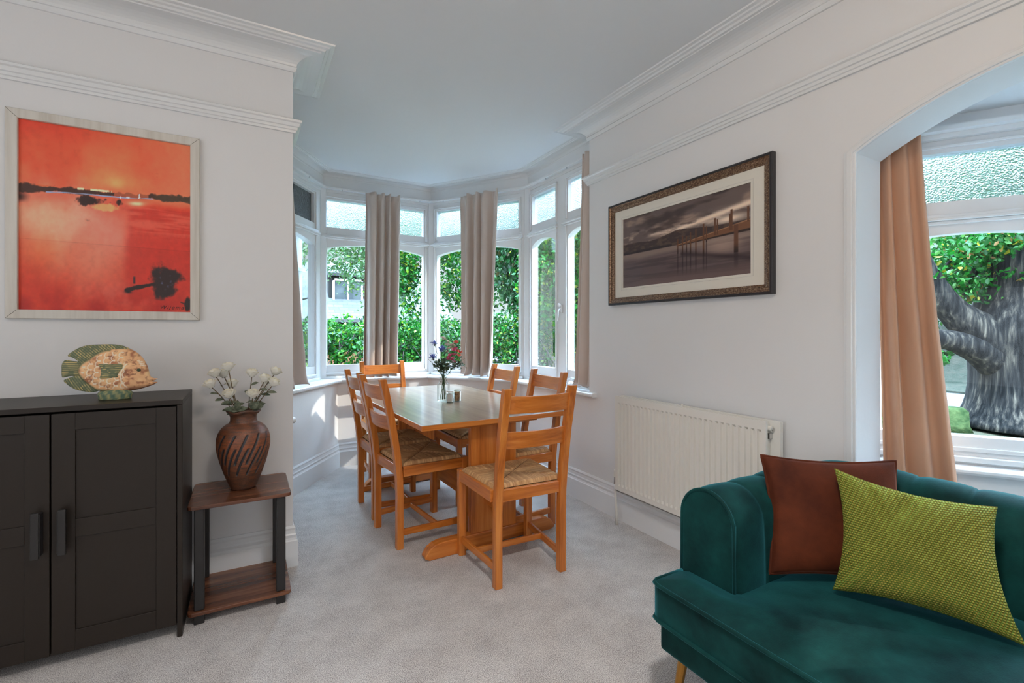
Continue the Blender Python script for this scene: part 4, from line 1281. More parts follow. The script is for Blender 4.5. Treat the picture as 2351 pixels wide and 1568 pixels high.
def stem_pts(tip, k=9):
    a = rs.uniform(0, 2 * PI)
    tip = Vector(tip) - VB
    base = Vector((-tip.x * 0.16 + 0.012 * math.cos(a), -tip.y * 0.1 + 0.012 * math.sin(a), 0.016))
    neck = Vector((tip.x * 0.06 + rs.uniform(-0.009, 0.009), tip.y * 0.06 + rs.uniform(-0.009, 0.009), 0.155))
    pts = []
    for i in range(k):
        t = i / (k - 1)
        if t < 0.4: p = base.lerp(neck, t / 0.4)
        else:
            q = (t - 0.4) / 0.6
            p = neck.lerp(tip, q) + (neck - base).normalized() * 0.05 * q * (1 - q)
        pts.append(p)
    return pts


def flower(name, label, tip, fn, sm, group, rad=0.0016):
    r = thing(name, label, 'flower', VB, 0, group)
    p = stem_pts(tip)
    MB().tube(p, rad, 6).build('stem', sm, r, smooth=True)
    fn(r, p)
    return r


def cornflower(r, p):
    c = p[-1]; mb = MB()
    for k in range(34):
        a = rs.uniform(0, 2 * PI); el = rs.uniform(-0.45, 1.0)
        d = Vector((math.cos(a) * math.cos(el), math.sin(a) * math.cos(el), math.sin(el)))
        leaf_shape(mb, c, d, (0.1, 0.3, 1), rs.uniform(0.026, 0.042), 0.0042, -0.2)
    mb.build('petals', M['blue_petal'], r, smooth=True)
    MB().ball(c - Vector((0, 0, 0.006)), 0.006, 8, 6, (1, 1, 1.4)).build('calyx', M['dark_leaf'], r, smooth=True)


for tip, lb in (((1.139, 3.10, 1.146), 'tallest blue flower at upper left of the table bouquet'), ((1.180, 3.08, 1.100), 'blue flower in the middle of the table bouquet, left of its twin'), ((1.206, 3.12, 1.104), 'blue flower beside the pink ones in the table bouquet'), ((1.117, 3.07, 1.052), 'lowest blue flower at far left of the table bouquet')):
    flower('blue_flower', lb, tip, cornflower, M['green_stem'], 'blue flowers in the table bouquet')


def spray(mt, spots, size):
    def fn(r, p):
        c = p[-1]
        for dx, dz in spots:
            q = c + Vector((dx, rs.uniform(-0.02, 0.02), dz))
            b = p[-2] if dz > -0.02 else p[-3]
            MB().tube([b, b.lerp(q, 0.6) + Vector((0, 0, 0.004)), q], 0.0009, 5).build('stalk', M['green_stem'], r)
            mb = MB()
            for k in range(9):
                a = 2 * PI * k / 9 + rs.uniform(-0.3, 0.3); el = rs.uniform(0.0, 0.9)
                leaf_shape(mb, q, (math.cos(a) * math.cos(el), math.sin(a) * math.cos(el) - 0.3, math.sin(el)), (0, -0.3, 1), 1.55 * size * rs.uniform(0.8, 1.1), size * 0.62, -0.25)
            mb.build('blossom', mt, r, smooth=True)
    return fn


flower('pink_flower_spray', 'bright pink flower spray at front right of the table bouquet', (1.262, 3.06, 1.085), spray(M['pink_petal'], ((-0.005, 0.012), (0.020, 0.022), (-0.024, -0.028), (-0.012, -0.050), (0.008, -0.020), (-0.035, -0.048), (0.002, -0.075)), 0.016), M['green_stem'], 'pink flowers in the table bouquet')
flower('pink_flower_spray', 'coral pink flower spray at right side of the table bouquet', (1.300, 3.09, 1.090), spray(M['coral_petal'], ((0.0, 0.0), (0.018, -0.010), (0.012, -0.032), (-0.020, 0.014)), 0.015), M['green_stem'], 'pink flowers in the table bouquet')
flower('coral_flower', 'single coral flower with orange heart at top right of the table bouquet', (1.310, 3.11, 1.146), spray(M['coral_petal'], ((0.0, 0.0), (-0.018, 0.006)), 0.017), M['green_stem'], None)
flower('pale_pink_flower', 'pale pink flower spike above the bright pink spray in the table bouquet', (1.284, 3.13, 1.135), spray(M['cream_petal'], ((0.0, 0.0), (-0.014, -0.006), (0.012, -0.010), (-0.006, -0.026)), 0.014), M['green_stem'], None)
flower('cream_flower_spray', 'tall cream flower spray at top of the table bouquet', (1.232, 3.14, 1.172), spray(M['cream_petal'], ((0.0, 0.0), (-0.022, 0.010), (0.014, -0.018), (0.020, -0.042), (0.004, -0.036), (0.014, -0.066), (0.024, -0.088)), 0.014), M['green_stem'], None)


def bushy(n, spread, ls):
    def fn(r, p):
        for k in range(n):
            b = p[-3].lerp(p[-1], rs.uniform(0, 1))
            q = b + Vector((rs.gauss(0, spread), rs.gauss(0, spread * 0.7), rs.gauss(0.004, spread * 0.7)))
            mb = MB().tube([b, q], 0.0007, 4)
            for m_ in range(3):
                t = rs.uniform(0.4, 1.0)
                leaf_shape(mb, b.lerp(q, t), (rs.uniform(-1, 1), rs.uniform(-1, 0.6), rs.uniform(-0.6, 0.8)), (0.2, -0.5, 1), ls * rs.uniform(0.7, 1.2), ls * 0.36)
            mb.build('twig', M['dark_leaf'], r, smooth=True)
    return fn


flower('foliage_sprig', 'dark green leafy sprig filling centre of the table bouquet', (1.190, 3.04, 1.010), bushy(44, 0.034, 0.022), M['green_stem'], 'foliage in the table bouquet')
flower('foliage_sprig', 'small-leaved green sprig spreading to right of the table bouquet', (1.282, 3.03, 1.015), bushy(36, 0.030, 0.018), M['green_stem'], 'foliage in the table bouquet')
flower('foliage_sprig', 'green sprig below the blue flowers at left of the table bouquet', (1.148, 3.05, 1.030), bushy(30, 0.030, 0.020), M['green_stem'], 'foliage in the table bouquet')
for tip, lb in (((1.085, 3.08, 1.045), 'long thin grass blade at upper left of the table bouquet'), ((1.122, 3.02, 0.972), 'low arching grass blade at left of the table bouquet')):
    r = thing('grass_blade', lb, 'leaf', VB, 0, 'grass blades in the table bouquet')
    p = stem_pts(tip)
    mb = MB()
    rings = []
    for i, q in enumerate(p):
        w = 0.0045 * (1 - (i / 9) ** 3) if i > 2 else 0.0018
        rings.append([q + Vector((0, 0, w)), q + Vector((0, -0.001, 0)), q - Vector((0, 0, w)), q + Vector((0, 0.001, 0))])
    mb.loft(rings).build('blade', M['dark_leaf'], r, smooth=True)

M['salt'] = mat('white_salt', lin(226, 220, 214), 0.9); t = tex(M['salt'], sc=300); bump(M['salt'], t.outputs[0], 0.2, 0.001)
M['pepper'] = mat('brown_peppercorns', lin(140, 104, 72), 0.8)
t = tex(M['pepper'], (1, 1, 1), 'VORONOI', 260); ramp(M['pepper'], t.outputs['Color'], [(0.2, lin(84, 56, 40)), (0.8, lin(190, 150, 108))]); bump(M['pepper'], t.outputs['Distance'], 0.6, 0.002)
for nm, lb, x, y, cm in (('salt_shaker', 'ribbed glass shaker of white salt on the table beside the bottle vase', 1.214, 3.005, 'salt'), ('pepper_shaker', 'ribbed glass shaker of brown pepper on the table, right of the salt', 1.277, 3.030, 'pepper')):
    r = thing(nm, lb, 'shaker', (x, y, TZ), 0, 'salt and pepper shakers')
    prof = [(0.0, 0.0), (0.026, 0.0)]
    for k in range(9):
        prof += [(0.0255, 0.004 + k * 0.0072), (0.0285, 0.0076 + k * 0.0072)]
    prof += [(0.025, 0.072), (0.022, 0.075)]
    MB().lathe(prof, 28, cap=False).build('jar', M['vase_glass'], r, smooth=False)
    MB().lathe([(0.0, 0.006), (0.0205, 0.006), (0.0205, 0.060 if cm == 'salt' else 0.068), (0.0, 0.062 if cm == 'salt' else 0.070)], 24, cap=False).build(cm, M[cm], r, smooth=False)
    MB().lathe([(0.0, 0.072), (0.0235, 0.072), (0.0235, 0.078), (0.020, 0.081), (0.0, 0.082)], 24, cap=False).build('lid', M['salt'] if cm == 'salt' else M['vase_glass'], r, smooth=False)

# ============================================================ RADIATOR
rd = thing('radiator', 'long white ribbed panel radiator on right wall below the jetty picture', 'radiator', (2.05, 1.795, 0.224))
y0, y1 = -0.497, 0.498
nfl = 30
pit = (y1 - y0 - 0.03) / nfl
def rib_panel(x_front, sgn, ya, yb):
    """pressed panel, raised flutes between flat rails"""
    mb = MB()
    ys = []
    for k in range(nfl):
        a = ya + 0.015 + k * pit
        ys += [(a, 0.0), (a + pit * 0.10, 0.0), (a + pit * 0.22, 0.011), (a + pit * 0.66, 0.011), (a + pit * 0.78, 0.0), (a + pit * 0.98, 0.0)]
    ys = [(ya, 0.0)] + ys + [(yb, 0.0)]
    zs = [(0.0, 0), (0.034, 0), (0.046, 1), (0.548, 1), (0.560, 0), (0.598, 0)]
    vs = []; fs = []
    for y, d in ys:
        for z, k in zs: vs.append((x_front + sgn * d * k, y, z))
    nz = len(zs)
    for i in range(len(ys) - 1):
        for j in range(nz - 1):
            q = i * nz + j; fs.append((q, q + 1, q + nz + 1, q + nz))
    mb.add(vs, fs)
    mb.box(x_front + (0.0005 if sgn > 0 else -0.0005), x_front + sgn * 0.014 + 0.0, ya, yb, 0.592, 0.600) if sgn > 0 else mb.box(x_front - 0.014, x_front, ya, yb, 0.592, 0.600)
    mb.box(min(x_front, x_front + sgn * 0.014), max(x_front, x_front + sgn * 0.014), ya - 0.002, ya, 0, 0.600)
    mb.box(min(x_front, x_front + sgn * 0.014), max(x_front, x_front + sgn * 0.014), yb, yb + 0.002, 0, 0.600)
    mb.box(min(x_front, x_front + sgn * 0.014), max(x_front, x_front + sgn * 0.014), ya, yb, 0, 0.004)
    return mb
rib_panel(0.0, 1, y0, y1).build('front_panel', M['rad'], rd)
rib_panel(0.066, -1, y0 - 0.04, y1).build('back_panel', M['rad'], rd)
MB().box(0.046, 0.052, y0 - 0.042, y1, 0, 0.600).build('back_sheet', M['rad'], rd)
MB().box(0.016, 0.045, y0 + 0.006, y1 - 0.02, 0.02, 0.585).build('convector', M['rad'], rd)
MB().tube([(0.033, 0.0, 0.575), (0.033, 0.0, 0.612)], 0.006, 8).build('bracket_clip', M['rad'], rd)
MB().tube([(0.032, y0 - 0.012, 0.565), (0.032, y0 + 0.02, 0.565)], 0.013, 14).build('bleed_boss', M['rad'], rd, smooth=False)
MB().tube([(0.032, y0 - 0.018, 0.565), (0.032, y0 - 0.010, 0.565)], 0.008, 6).build('bleed_valve', M['chrome'], rd)
MB().box(0.022, 0.046, y0 - 0.006, y0 + 0.03, 0.520, 0.545).build('wall_bracket', M['chrome'], rd)
pv = MB().tube([(0.026, y1 + 0.002, 0.05), (0.026, y1 + 0.020, 0.05), (0.026, y1 + 0.026, 0.03), (0.026, y1 + 0.026, -0.06), (0.020, y1 + 0.014, -0.12), (0.018, y1 + 0.006, -0.224)], 0.0085, 10).build('pipe', M['rad'], rd, smooth=True)
MB().tube([(0.026, y1 + 0.026, 0.03), (0.026, y1 + 0.026, 0.075)], [0.012, 0.010], 12).build('valve_body', M['chrome'], pv)
MB().tube([(0.026, y1 + 0.026, 0.075), (0.026, y1 + 0.026, 0.118)], [0.014, 0.011], 14).build('valve_cap', M['rad'], pv)
rv = thing('radiator_valve', 'white radiator valve head just showing past left wall edge below the sill', 'radiator valve', (0.285, 3.72, 0.60), math.radians(35))
MB().tube([(-0.10, 0, 0), (-0.02, 0, 0)], 0.011, 12).build('tail', M['rad'], rv)
MB().tube([(-0.03, 0, 0.0), (-0.012, 0, 0.0), (0.026, 0, -0.004), (0.03, 0, -0.004)], [0.014, 0.021, 0.023, 0.016], 16).build('head', M['rad'], rv, smooth=False)

# ============================================================ SOFA
sf = thing('sofa', 'emerald green velvet channel-back sofa with its back to the arch', 'sofa', (1.60, 0.10, 0))
SX, SY = 1.60, 0.10
L_ = lambda p: Vector((p[0] - SX, p[1] - SY, p[2] if len(p) > 2 else 0))
# centre line of arm - back - arm with rounded corners
path = []
def add_line(a, b, step=0.006):
    a, b = Vector(a), Vector(b); n = max(1, int((b - a).length / step))
    for i in range(n): path.append(a.lerp(b, i / n))
def add_arc(c, r, a0, a1, n=52):
    for i in range(n): 
        a = math.radians(a0 + (a1 - a0) * i / n); path.append(Vector((c[0] + r * math.cos(a), c[1] + r * math.sin(a))))
RC = 0.20
add_line((1.305, 1.020), (1.975 - RC, 1.020)); add_arc((1.975 - RC, 1.02 - RC), RC, 90, 0)
add_line((1.975, 1.02 - RC), (1.975, -0.82 + RC)); add_arc((1.975 - RC, -0.82 + RC), RC, 0, -90)
add_line((1.975 - RC, -0.82), (1.305, -0.82)); path.append(Vector((1.305, -0.82)))
sacc = [0.0]
for a, b in zip(path, path[1:]): sacc.append(sacc[-1] + (b - a).length)
tot = sacc[-1]; per = 0.148
rings = []
for i, p in enumerate(path):
    d = (path[min(i + 1, len(path) - 1)] - path[max(i - 1, 0)]).normalized()
    nrm = Vector((d.y, -d.x))              # outwards? path runs +x, then -y: room side is to its right
    s = sacc[i]
    k = abs(math.sin(PI * s / per)) ** 0.32
    w = sst(0.25, 0.75, np.array(min(s, tot - s)))
    top = 0.722 + 0.024 * float(w)
    r = 0.091 + 0.013 * k
    zc = top - 0.104
    ring = []
    ring.append((-0.100, 0.215)); ring.append((-0.100, 0.45))
    for q in range(13):
        a = PI - PI * q / 12
        ring.append((r * math.cos(a), zc + (r + 0.002) * math.sin(a)))
    lean = 0.022
    ring.append((r + 0.004, 0.56)); ring.append((r + 0.006, 0.48)); ring.append((r + 0.006, 0.36)); ring.append((0.07, 0.215))
    rings.append([Vector((p.x + nrm.x * o - SX, p.y + nrm.y * o - SY, z)) for o, z in ring])
MB().loft(rings).build('back', M['green_velvet'], sf, smooth=True, weld=False)
for yy, nm in ((1.02, 1), (-0.82, -1)):
    # flat arm front with piping
    P = []
    for q in range(25):
        a = PI - PI * q / 24
        P.append((yy + 0.098 * math.cos(a), 0.618 + 0.100 * math.sin(a)))
    P = [(yy - 0.100, 0.25)] + P + [(yy + 0.100, 0.25)]
    TX = Matrix(((0, 0, -1, 1.318 - SX), (1, 0, 0, -SY), (0, 1, 0, 0), (0, 0, 0, 1)))
    pf = MB().prism(P, 0, 0.022, TX).build('arm_front', M['green_velvet'], sf, smooth=False, bevel=0.008, seg=3)
    pts = [(1.298 - SX, a - SY, b) for a, b in P]
    MB().tube(pts, 0.0055, 8).build('piping', M['green_velvet'], pf, smooth=True)
# T shaped seat
yA, yB = 1.105, -0.905
O = [(1.165, yA), (1.275, yA), (1.296, 1.085), (1.298, 0.935), (1.32, 0.912), (1.86, 0.912), (1.885, 0.88), (1.885, -0.68), (1.86, -0.712), (1.32, -0.712), (1.298, -0.735), (1.296, -0.885), (1.275, yB), (1.165, yB)]
fr = [(1.147, yB + 0.008), (1.140, yB + 0.03)] + [(1.140, yB + 0.03 + (yA - yB - 0.06) * k / 40) for k in range(1, 40)] + [(1.140, yA - 0.03), (1.147, yA - 0.008)]
def dense(P, step=0.02):
    out = []
    for i in range(len(P)):
        a = Vector(P[i]); b = Vector(P[(i + 1) % len(P)]); n = max(1, int((b - a).length / step))
        for k in range(n): out.append(tuple(a.lerp(b, k / n)))
    return out
OUT = dense(O + fr, 0.02)
OL = [(x - SX, y - SY) for x, y in OUT]
A, T, nb, D = flat_mesh(OL, 0.016)
n = len(A)
h = 0.428 + 0.034 * (1 - np.exp(-D / 0.11)) + 0.003 * (fbm(A[:, 0] * 14 + 40, A[:, 1] * 14 + 40) - 0.5) * sst(0, 0.08, D)
vs = [(A[i, 0], A[i, 1], h[i]) for i in range(n)] + [(A[i, 0], A[i, 1], 0.312) for i in range(nb)]
fs = [t for t in T] + [(i, (i + 1) % nb, n + (i + 1) % nb, n + i) for i in range(nb)]
fs.append(tuple(n + i for i in range(nb)))
seat = MB().add(vs, fs).build('seat', M['green_velvet'], sf, smooth=True)
bv = seat.modifiers.new('split', 'EDGE_SPLIT'); bv.split_angle = math.radians(50)
for z, nm in ((0.427, 0), (0.316, 1)):
    pts = [(x - SX - 0.002, y - SY, z) for x, y in [(1.285, yA + 0.001), (1.165, yA + 0.001)] + fr[::-1] + [(1.165, yB - 0.001), (1.285, yB - 0.001)]]
    MB().tube(pts, 0.0062, 8).build('piping', M['green_velvet'], seat, smooth=True)
MB().box(1.160 - SX, 2.06 - SX, -0.89 - SY, 1.09 - SY, 0.212, 0.312).build('base', M['green_velvet'], sf, bevel=0.012, seg=3)
for x, y, dx, dy in ((1.205, 1.030, -0.03, 0.02), (1.205, -0.83, -0.03, -0.02), (2.0, 1.03, 0.03, 0.02), (2.0, -0.83, 0.03, -0.02)):
    MB().tube([(x - SX, y - SY, 0.214), (x + dx - SX, y + dy - SY, 0.0)], [0.016, 0.009], 14).build('leg', M['brass'], sf, smooth=False)


# ============================================================ CUSHIONS
def cushion(name, label, BL, BR, TR_, TL_, thick, mt, n=44, pinch=0.06, pipe=None, wr=0.006, seed=0, cave=None):
    c = [Vector(p) for p in (BL, BR, TR_, TL_)]
    nr = (c[1] - c[0]).cross(c[3] - c[0]).normalized()
    o3 = (c[0] + c[1] + c[2] + c[3]) / 4
    def P(u, v, s):
        uu = u * (1 - pinch * (1 - v * v)); vv = v * (1 - pinch * (1 - u * u))
        a, b = (uu + 1) / 2, (vv + 1) / 2
        p = c[0] * ((1 - a) * (1 - b)) + c[1] * (a * (1 - b)) + c[2] * (a * b) + c[3] * ((1 - a) * b)
        h = thick * (max(0, (1 - u ** 2)) ** 0.5 * max(0, (1 - v ** 2)) ** 0.5) ** 0.75
        wv = wr * noise.noise(Vector((u * 2.2 + seed, v * 2.2, s))) * (1 - max(abs(u), abs(v)) ** 6)
        if cave: wv += cave(u, v) * (1 if s > 0 else 0.3)
        return p + nr * (s * (h + (wv if s > 0 else 0)))
    r = thing(name, label, 'cushion', o3)
    vs = []; fs = []; uv = []
    for s in (1, -1):
        b = len(vs)
        for j in range(n + 1):
            for i in range(n + 1):
                u = math.sin((-1 + 2 * i / n) * PI / 2) * 0.35 + (-1 + 2 * i / n) * 0.65; v = math.sin((-1 + 2 * j / n) * PI / 2) * 0.35 + (-1 + 2 * j / n) * 0.65
                vs.append(P(u, v, s) - o3); uv.append((u, v))
        for j in range(n):
            for i in range(n):
                q = b + j * (n + 1) + i
                f = (q, q + 1, q + n + 2, q + n + 1)
                fs.append(f if s > 0 else f[::-1])
    ob = MB().add(vs, fs).build('cover', mt, r, smooth=True)
    ul = ob.data.uv_layers.new(name='UV')
    for lp in ob.data.loops:
        pass
    vi = np.empty(len(ob.data.loops), int); ob.data.loops.foreach_get('vertex_index', vi)
    U = (np.array(uv)[vi] + 1) / 2
    ul.data.foreach_set('uv', U.astype(np.float32).ravel())
    if pipe:
        pts = []
        for e in range(4):
            for k in range(n):
                t_ = -1 + 2 * k / n
                u, v = ((t_, -1), (1, t_), (-t_, 1), (-1, -t_))[e]
                pts.append(P(u, v, 0) - o3)
        MB().tube(pts, 0.0045, 8, loop=True).build('piping', pipe, r, smooth=True)
    return r


cushion('brown_cushion', 'rust brown velvet cushion with piped edge, standing behind the green one', (1.452, 0.905, 0.462), (1.765, 0.650, 0.465), (1.835, 0.722, 0.812), (1.524, 0.980, 0.812), 0.062, M['brown_velvet'], pinch=0.085, pipe=M['brown_velvet'], seed=2)
m = M['knit'] = mat('lime_waffle_knit', lin(150, 142, 52), 0.7, 0.2, sheen=0.7)
bb = m.node_tree.nodes['Principled BSDF']; bb.inputs['Sheen Tint'].default_value = lin(150, 200, 90); bb.inputs['Sheen Roughness'].default_value = 0.4
tc_ = N(m, 'ShaderNodeTexCoord'); sp = N(m, 'ShaderNodeSeparateXYZ'); m.node_tree.links.new(tc_.outputs['UV'], sp.inputs[0])
def mth(op, a, b=None):
    q = N(m, 'ShaderNodeMath', operation=op)
    for i, v in enumerate((a, b)):
        if v is None: continue
        if isinstance(v, (int, float)): q.inputs[i].default_value = v
        else: m.node_tree.links.new(v, q.inputs[i])
    return q.outputs[0]
row = mth('MULTIPLY', sp.outputs[1], 50.0)
shift = mth('MULTIPLY', mth('MODULO', mth('FLOOR', row), 2.0), 0.5)
fx = mth('SINE', mth('MULTIPLY', mth('FRACT', mth('ADD', mth('MULTIPLY', sp.outputs[0], 52.0), shift)), PI))
fy = mth('SINE', mth('MULTIPLY', mth('FRACT', row), PI))
hh = mth('POWER', mth('MULTIPLY', fx, fy), 0.9)
bump(m, hh, 1.0, 0.010)
ramp(m, hh, [(0.0, lin(112, 98, 26)), (0.4, lin(160, 142, 50)), (1.0, lin(182, 166, 76))])
cushion('green_cushion', 'lime green waffle-knit cushion slumped on the sofa seat in front', (1.515, 0.752, 0.466), (1.655, 0.384, 0.464), (1.785, 0.470, 0.754), (1.600, 0.790, 0.806), 0.085, M['knit'], n=60, pinch=0.135, wr=0.012, seed=6,
        cave=lambda u, v: -0.022 * math.exp(-((u + 0.1 - 0.5 * (v - 0.7)) ** 2 / 0.01 + (v - 0.78) ** 2 / 0.06)) - 0.014 * math.exp(-((u + 0.55 - 0.35 * (0.9 - v)) ** 2 / 0.006 + (v - 0.7) ** 2 / 0.12)))

# ============================================================ CEILING LAMP (its two warm bulbs light the left wall)
lp = thing('ceiling_lamp', 'two-armed ceiling lamp hanging over the seating side of the room', 'ceiling lamp', (0.42, 0.30, CZ))
MB().lathe([(0.0, 0.0), (0.06, 0.0), (0.055, -0.02), (0.012, -0.03), (0.0, -0.03)], 24, cap=False).build('ceiling_rose', M['brass'], lp)
MB().tube([(0, 0, -0.03), (0, 0, -0.14)], 0.008, 10).build('stem', M['brass'], lp)
M['bulb'] = mat('frosted_bulb', lin(255, 240, 220), 0.5)
bq = M['bulb'].node_tree.nodes['Principled BSDF']; bq.inputs['Emission Color'].default_value = (1, 0.78, 0.55, 1); bq.inputs['Emission Strength'].default_value = 8
for s in (-1, 1):
    MB().tube([(0, 0, -0.13), (s * 0.08, 0, -0.16), (s * 0.15, 0, -0.14)], 0.006, 8).build('arm', M['brass'], lp, smooth=True)
    MB().ball((s * 0.15, 0, -0.115), 0.028, 14, 10).build('bulb', M['bulb'], lp, smooth=True)
    l = light('bare_ceiling_lamp_bulb', 'POINT', (0.42 + s * 0.15, 0.30, CZ - 0.185), 8.5, (1.0, 0.75, 0.50), shadow_soft_size=0.04)
light('floor_fill_spot', 'SPOT', (0.42, 0.30, CZ - 0.10), 100, (0.92, 0.96, 1.0), (0, 0, 0), spot_size=math.radians(120), spot_blend=0.8, shadow_soft_size=0.08)  # added downward spot that brightens the floor, not one of the bulbs
# ============================================================ OUTSIDE
M['soil'] = mat('leaf_litter_soil', lin(70, 65, 53), 0.95, 0.1)
t = tex(M['soil'], sc=3, detail=8, rough=0.7); ramp(M['soil'], t.outputs[0], [(0.3, lin(50, 53, 38)), (0.5, lin(74, 73, 58)), (0.7, lin(93, 87, 73))]); bump(M['soil'], t.outputs[0], 0.6, 0.06)
M['road'] = mat('road_asphalt', lin(78, 80, 83), 0.85, 0.2)
t = tex(M['road'], sc=60, detail=4); ramp(M['road'], t.outputs[0], [(0.3, lin(70, 71, 76)), (0.7, lin(86, 87, 91))])
M['bank'] = mat('rough_grass_bank', lin(61, 65, 57), 0.95, 0.1)
t = tex(M['bank'], sc=5, detail=9, rough=0.75); ramp(M['bank'], t.outputs[0], [(0.30, lin(34, 47, 37)), (0.5, lin(61, 65, 57)), (0.68, lin(80, 76, 67))]); bump(M['bank'], t.outputs[0], 0.9, 0.12)
M['slate'] = mat('pale_slate', lin(25, 25, 26), 0.7, 0.3)
t = N(M['slate'], 'ShaderNodeTexBrick'); t.inputs['Scale'].default_value = 3.2; t.inputs['Mortar Size'].default_value = 0.012
t.inputs['Color1'].default_value = lin(54, 56, 60); t.inputs['Color2'].default_value = lin(66, 66, 67); t.inputs['Mortar'].default_value = lin(37, 39, 42)
tcx = N(M['slate'], 'ShaderNodeTexCoord'); M['slate'].node_tree.links.new(tcx.outputs['UV'], t.inputs[0]); M['slate'].node_tree.links.new(t.outputs[0], M['slate'].node_tree.nodes['Principled BSDF'].inputs['Base Color'])
M['render'] = mat('grey_render', lin(29, 29, 28), 0.85, 0.2)
t = tex(M['render'], sc=8); bump(M['render'], t.outputs[0], 0.2, 0.01)
M['house_glass'] = mat('reflective_house_window', lin(52, 58, 62), 0.1, 0.6)
t = tex(M['house_glass'], sc=3); ramp(M['house_glass'], t.outputs[0], [(0.3, lin(37, 43, 47)), (0.7, lin(74, 80, 82))])
m = M['bark'] = mat('furrowed_bark', lin(40, 38, 38), 0.9, 0.1)
t = tex(m, (18, 18, 1.5), sc=1.0, detail=7, rough=0.65)
ramp(m, t.outputs[0], [(0.38, lin(17, 17, 18)), (0.50, lin(36, 35, 35)), (0.58, lin(62, 57, 52)), (0.70, lin(104, 96, 86))]); bump(m, t.outputs[0], 0.8, 0.035)
m = M['moss'] = mat('green_moss', lin(50, 68, 35), 0.95, 0.1)
t = tex(m, sc=14, detail=6); ramp(m, t.outputs[0], [(0.3, lin(35, 53, 28)), (0.7, lin(70, 82, 49))]); bump(m, t.outputs[0], 0.8, 0.03)
m = M['twig'] = mat('grey_twigs', lin(65, 60, 59), 0.9, 0.1)
t = tex(m, (8, 8, 1), sc=3); ramp(m, t.outputs[0], [(0.3, lin(50, 48, 49)), (0.7, lin(85, 79, 75))])
M['brick'] = mat('orange_brick_wall', lin(119, 87, 65), 0.85, 0.1)
t = tex(M['brick'], sc=9); ramp(M['brick'], t.outputs[0], [(0.3, lin(107, 72, 51)), (0.7, lin(130, 102, 81))])

struct(MB().box(-14, 9.4, 4.9, 40, -0.35, -0.12).build('ground_garden', M['soil']))
struct(MB().box(2.9, 9.4, -12, 4.9, -0.35, -0.03).build('ground_verge', M['soil']))
struct(MB().box(9.4, 13.0, -30, 40, -0.30, -0.06).build('road', M['road']))
struct(MB().box(9.25, 9.4, -30, 40, -0.30, 0.02).build('kerb', M['render']))
mb = MB().prism([(13.0, -0.3), (26, -0.3), (26, 3.4), (19, 3.0), (15.5, 1.4), (13.6, 0.10), (13.0, -0.02)], -30, 40, Matrix(((1, 0, 0, 0), (0, 0, 1, 0), (0, 1, 0, 0), (0, 0, 0, 1))))
struct(mb.build('grass_bank', M['bank']))


def leaves(name, parent, blobs, size, palette, shell=0.35, seed=0, aspect=0.55, hang=0.0, mt=None):
    """blobs = (x, y, z, rx, ry, rz, n): loose leaves filling ellipsoids"""
    rg = np.random.default_rng(seed)
    P = []
    for x, y, z, rx, ry, rz, n in blobs:
        d = rg.normal(size=(n, 3)); d /= np.linalg.norm(d, axis=1)[:, None]
        r = (rg.random(n) ** shell)[:, None]
        # clumped: pull towards random twig centres
        p = d * r
        k = max(6, n // 28)
        cc = rg.normal(size=(k, 3)); cc /= np.linalg.norm(cc, axis=1)[:, None]; cc *= (rg.random(k) ** 0.4)[:, None]
        idx = rg.integers(0, k, n)
        p = np.where((rg.random(n) < 0.65)[:, None], cc[idx] + rg.normal(size=(n, 3)) * 0.13, p)
        P.append(p * np.array([rx, ry, rz]) + np.array([x, y, z]))
    P = np.concatenate(P); n = len(P)
    a = rg.normal(size=(n, 3)); a[:, 2] -= hang; a /= np.linalg.norm(a, axis=1)[:, None]
    b = rg.normal(size=(n, 3)); b -= a * (a * b).sum(1)[:, None]; b /= np.linalg.norm(b, axis=1)[:, None]
    c = np.cross(a, b)
    s = size * rg.uniform(0.6, 1.3, n)[:, None]
    h = c * s * 0.10
    V = np.stack([P - a * s * 0.5, P - a * s * 0.12 + b * s * aspect * 0.5 + h, P + a * s * 0.22 + b * s * aspect * 0.40 + h, P + a * s * 0.5 - h * 0.6, P + a * s * 0.22 - b * s * aspect * 0.40 + h, P - a * s * 0.12 - b * s * aspect * 0.5 + h], 1).reshape(-1, 3)
    F = (np.arange(n)[:, None] * 6 + np.array([0, 1, 2, 3, 0, 3, 4, 5])[None]).reshape(-1, 4)
    pal = srgb_arr(np.array([q[0] for q in palette], float)); wt = np.array([q[1] for q in palette], float)
    pc = pal[rg.choice(len(pal), n, p=wt / wt.sum())]
    pc[:, :3] *= rg.uniform(0.75, 1.2, n)[:, None] * np.array([0.42, 0.42, 0.24])
    C = np.repeat(pc, 6, 0).astype(np.float32)
    me = bpy.data.meshes.new(name)
    me.vertices.add(n * 6); me.vertices.foreach_set('co', V.astype(np.float32).ravel())
    me.loops.add(n * 8); me.loops.foreach_set('vertex_index', F.ravel().astype(np.int32))
    me.polygons.add(n * 2); me.polygons.foreach_set('loop_start', (np.arange(n * 2) * 4).astype(np.int32))
    me.update(calc_edges=True)
    ca = me.color_attributes.new('col', 'FLOAT_COLOR', 'POINT'); ca.data.foreach_set('color', C.ravel())
    return link(name, me, mt or M['leaf'], parent)


GREEN = [((20, 120, 40), 4), ((46, 150, 56), 3), ((90, 170, 60), 2), ((150, 190, 50), 1.0), ((14, 84, 34), 3)]
IVY = [((16, 130, 40), 4), ((40, 160, 50), 3), ((150, 200, 60), 1.2), ((210, 214, 90), 0.5), ((10, 90, 30), 3)]
PALE = [((120, 168, 150), 3), ((96, 158, 112), 3), ((150, 190, 176), 2), ((130, 180, 80), 1)]
DARK = [((30, 110, 64), 4), ((20, 84, 50), 3), ((70, 140, 90), 2), ((120, 110, 80), 0.6)]


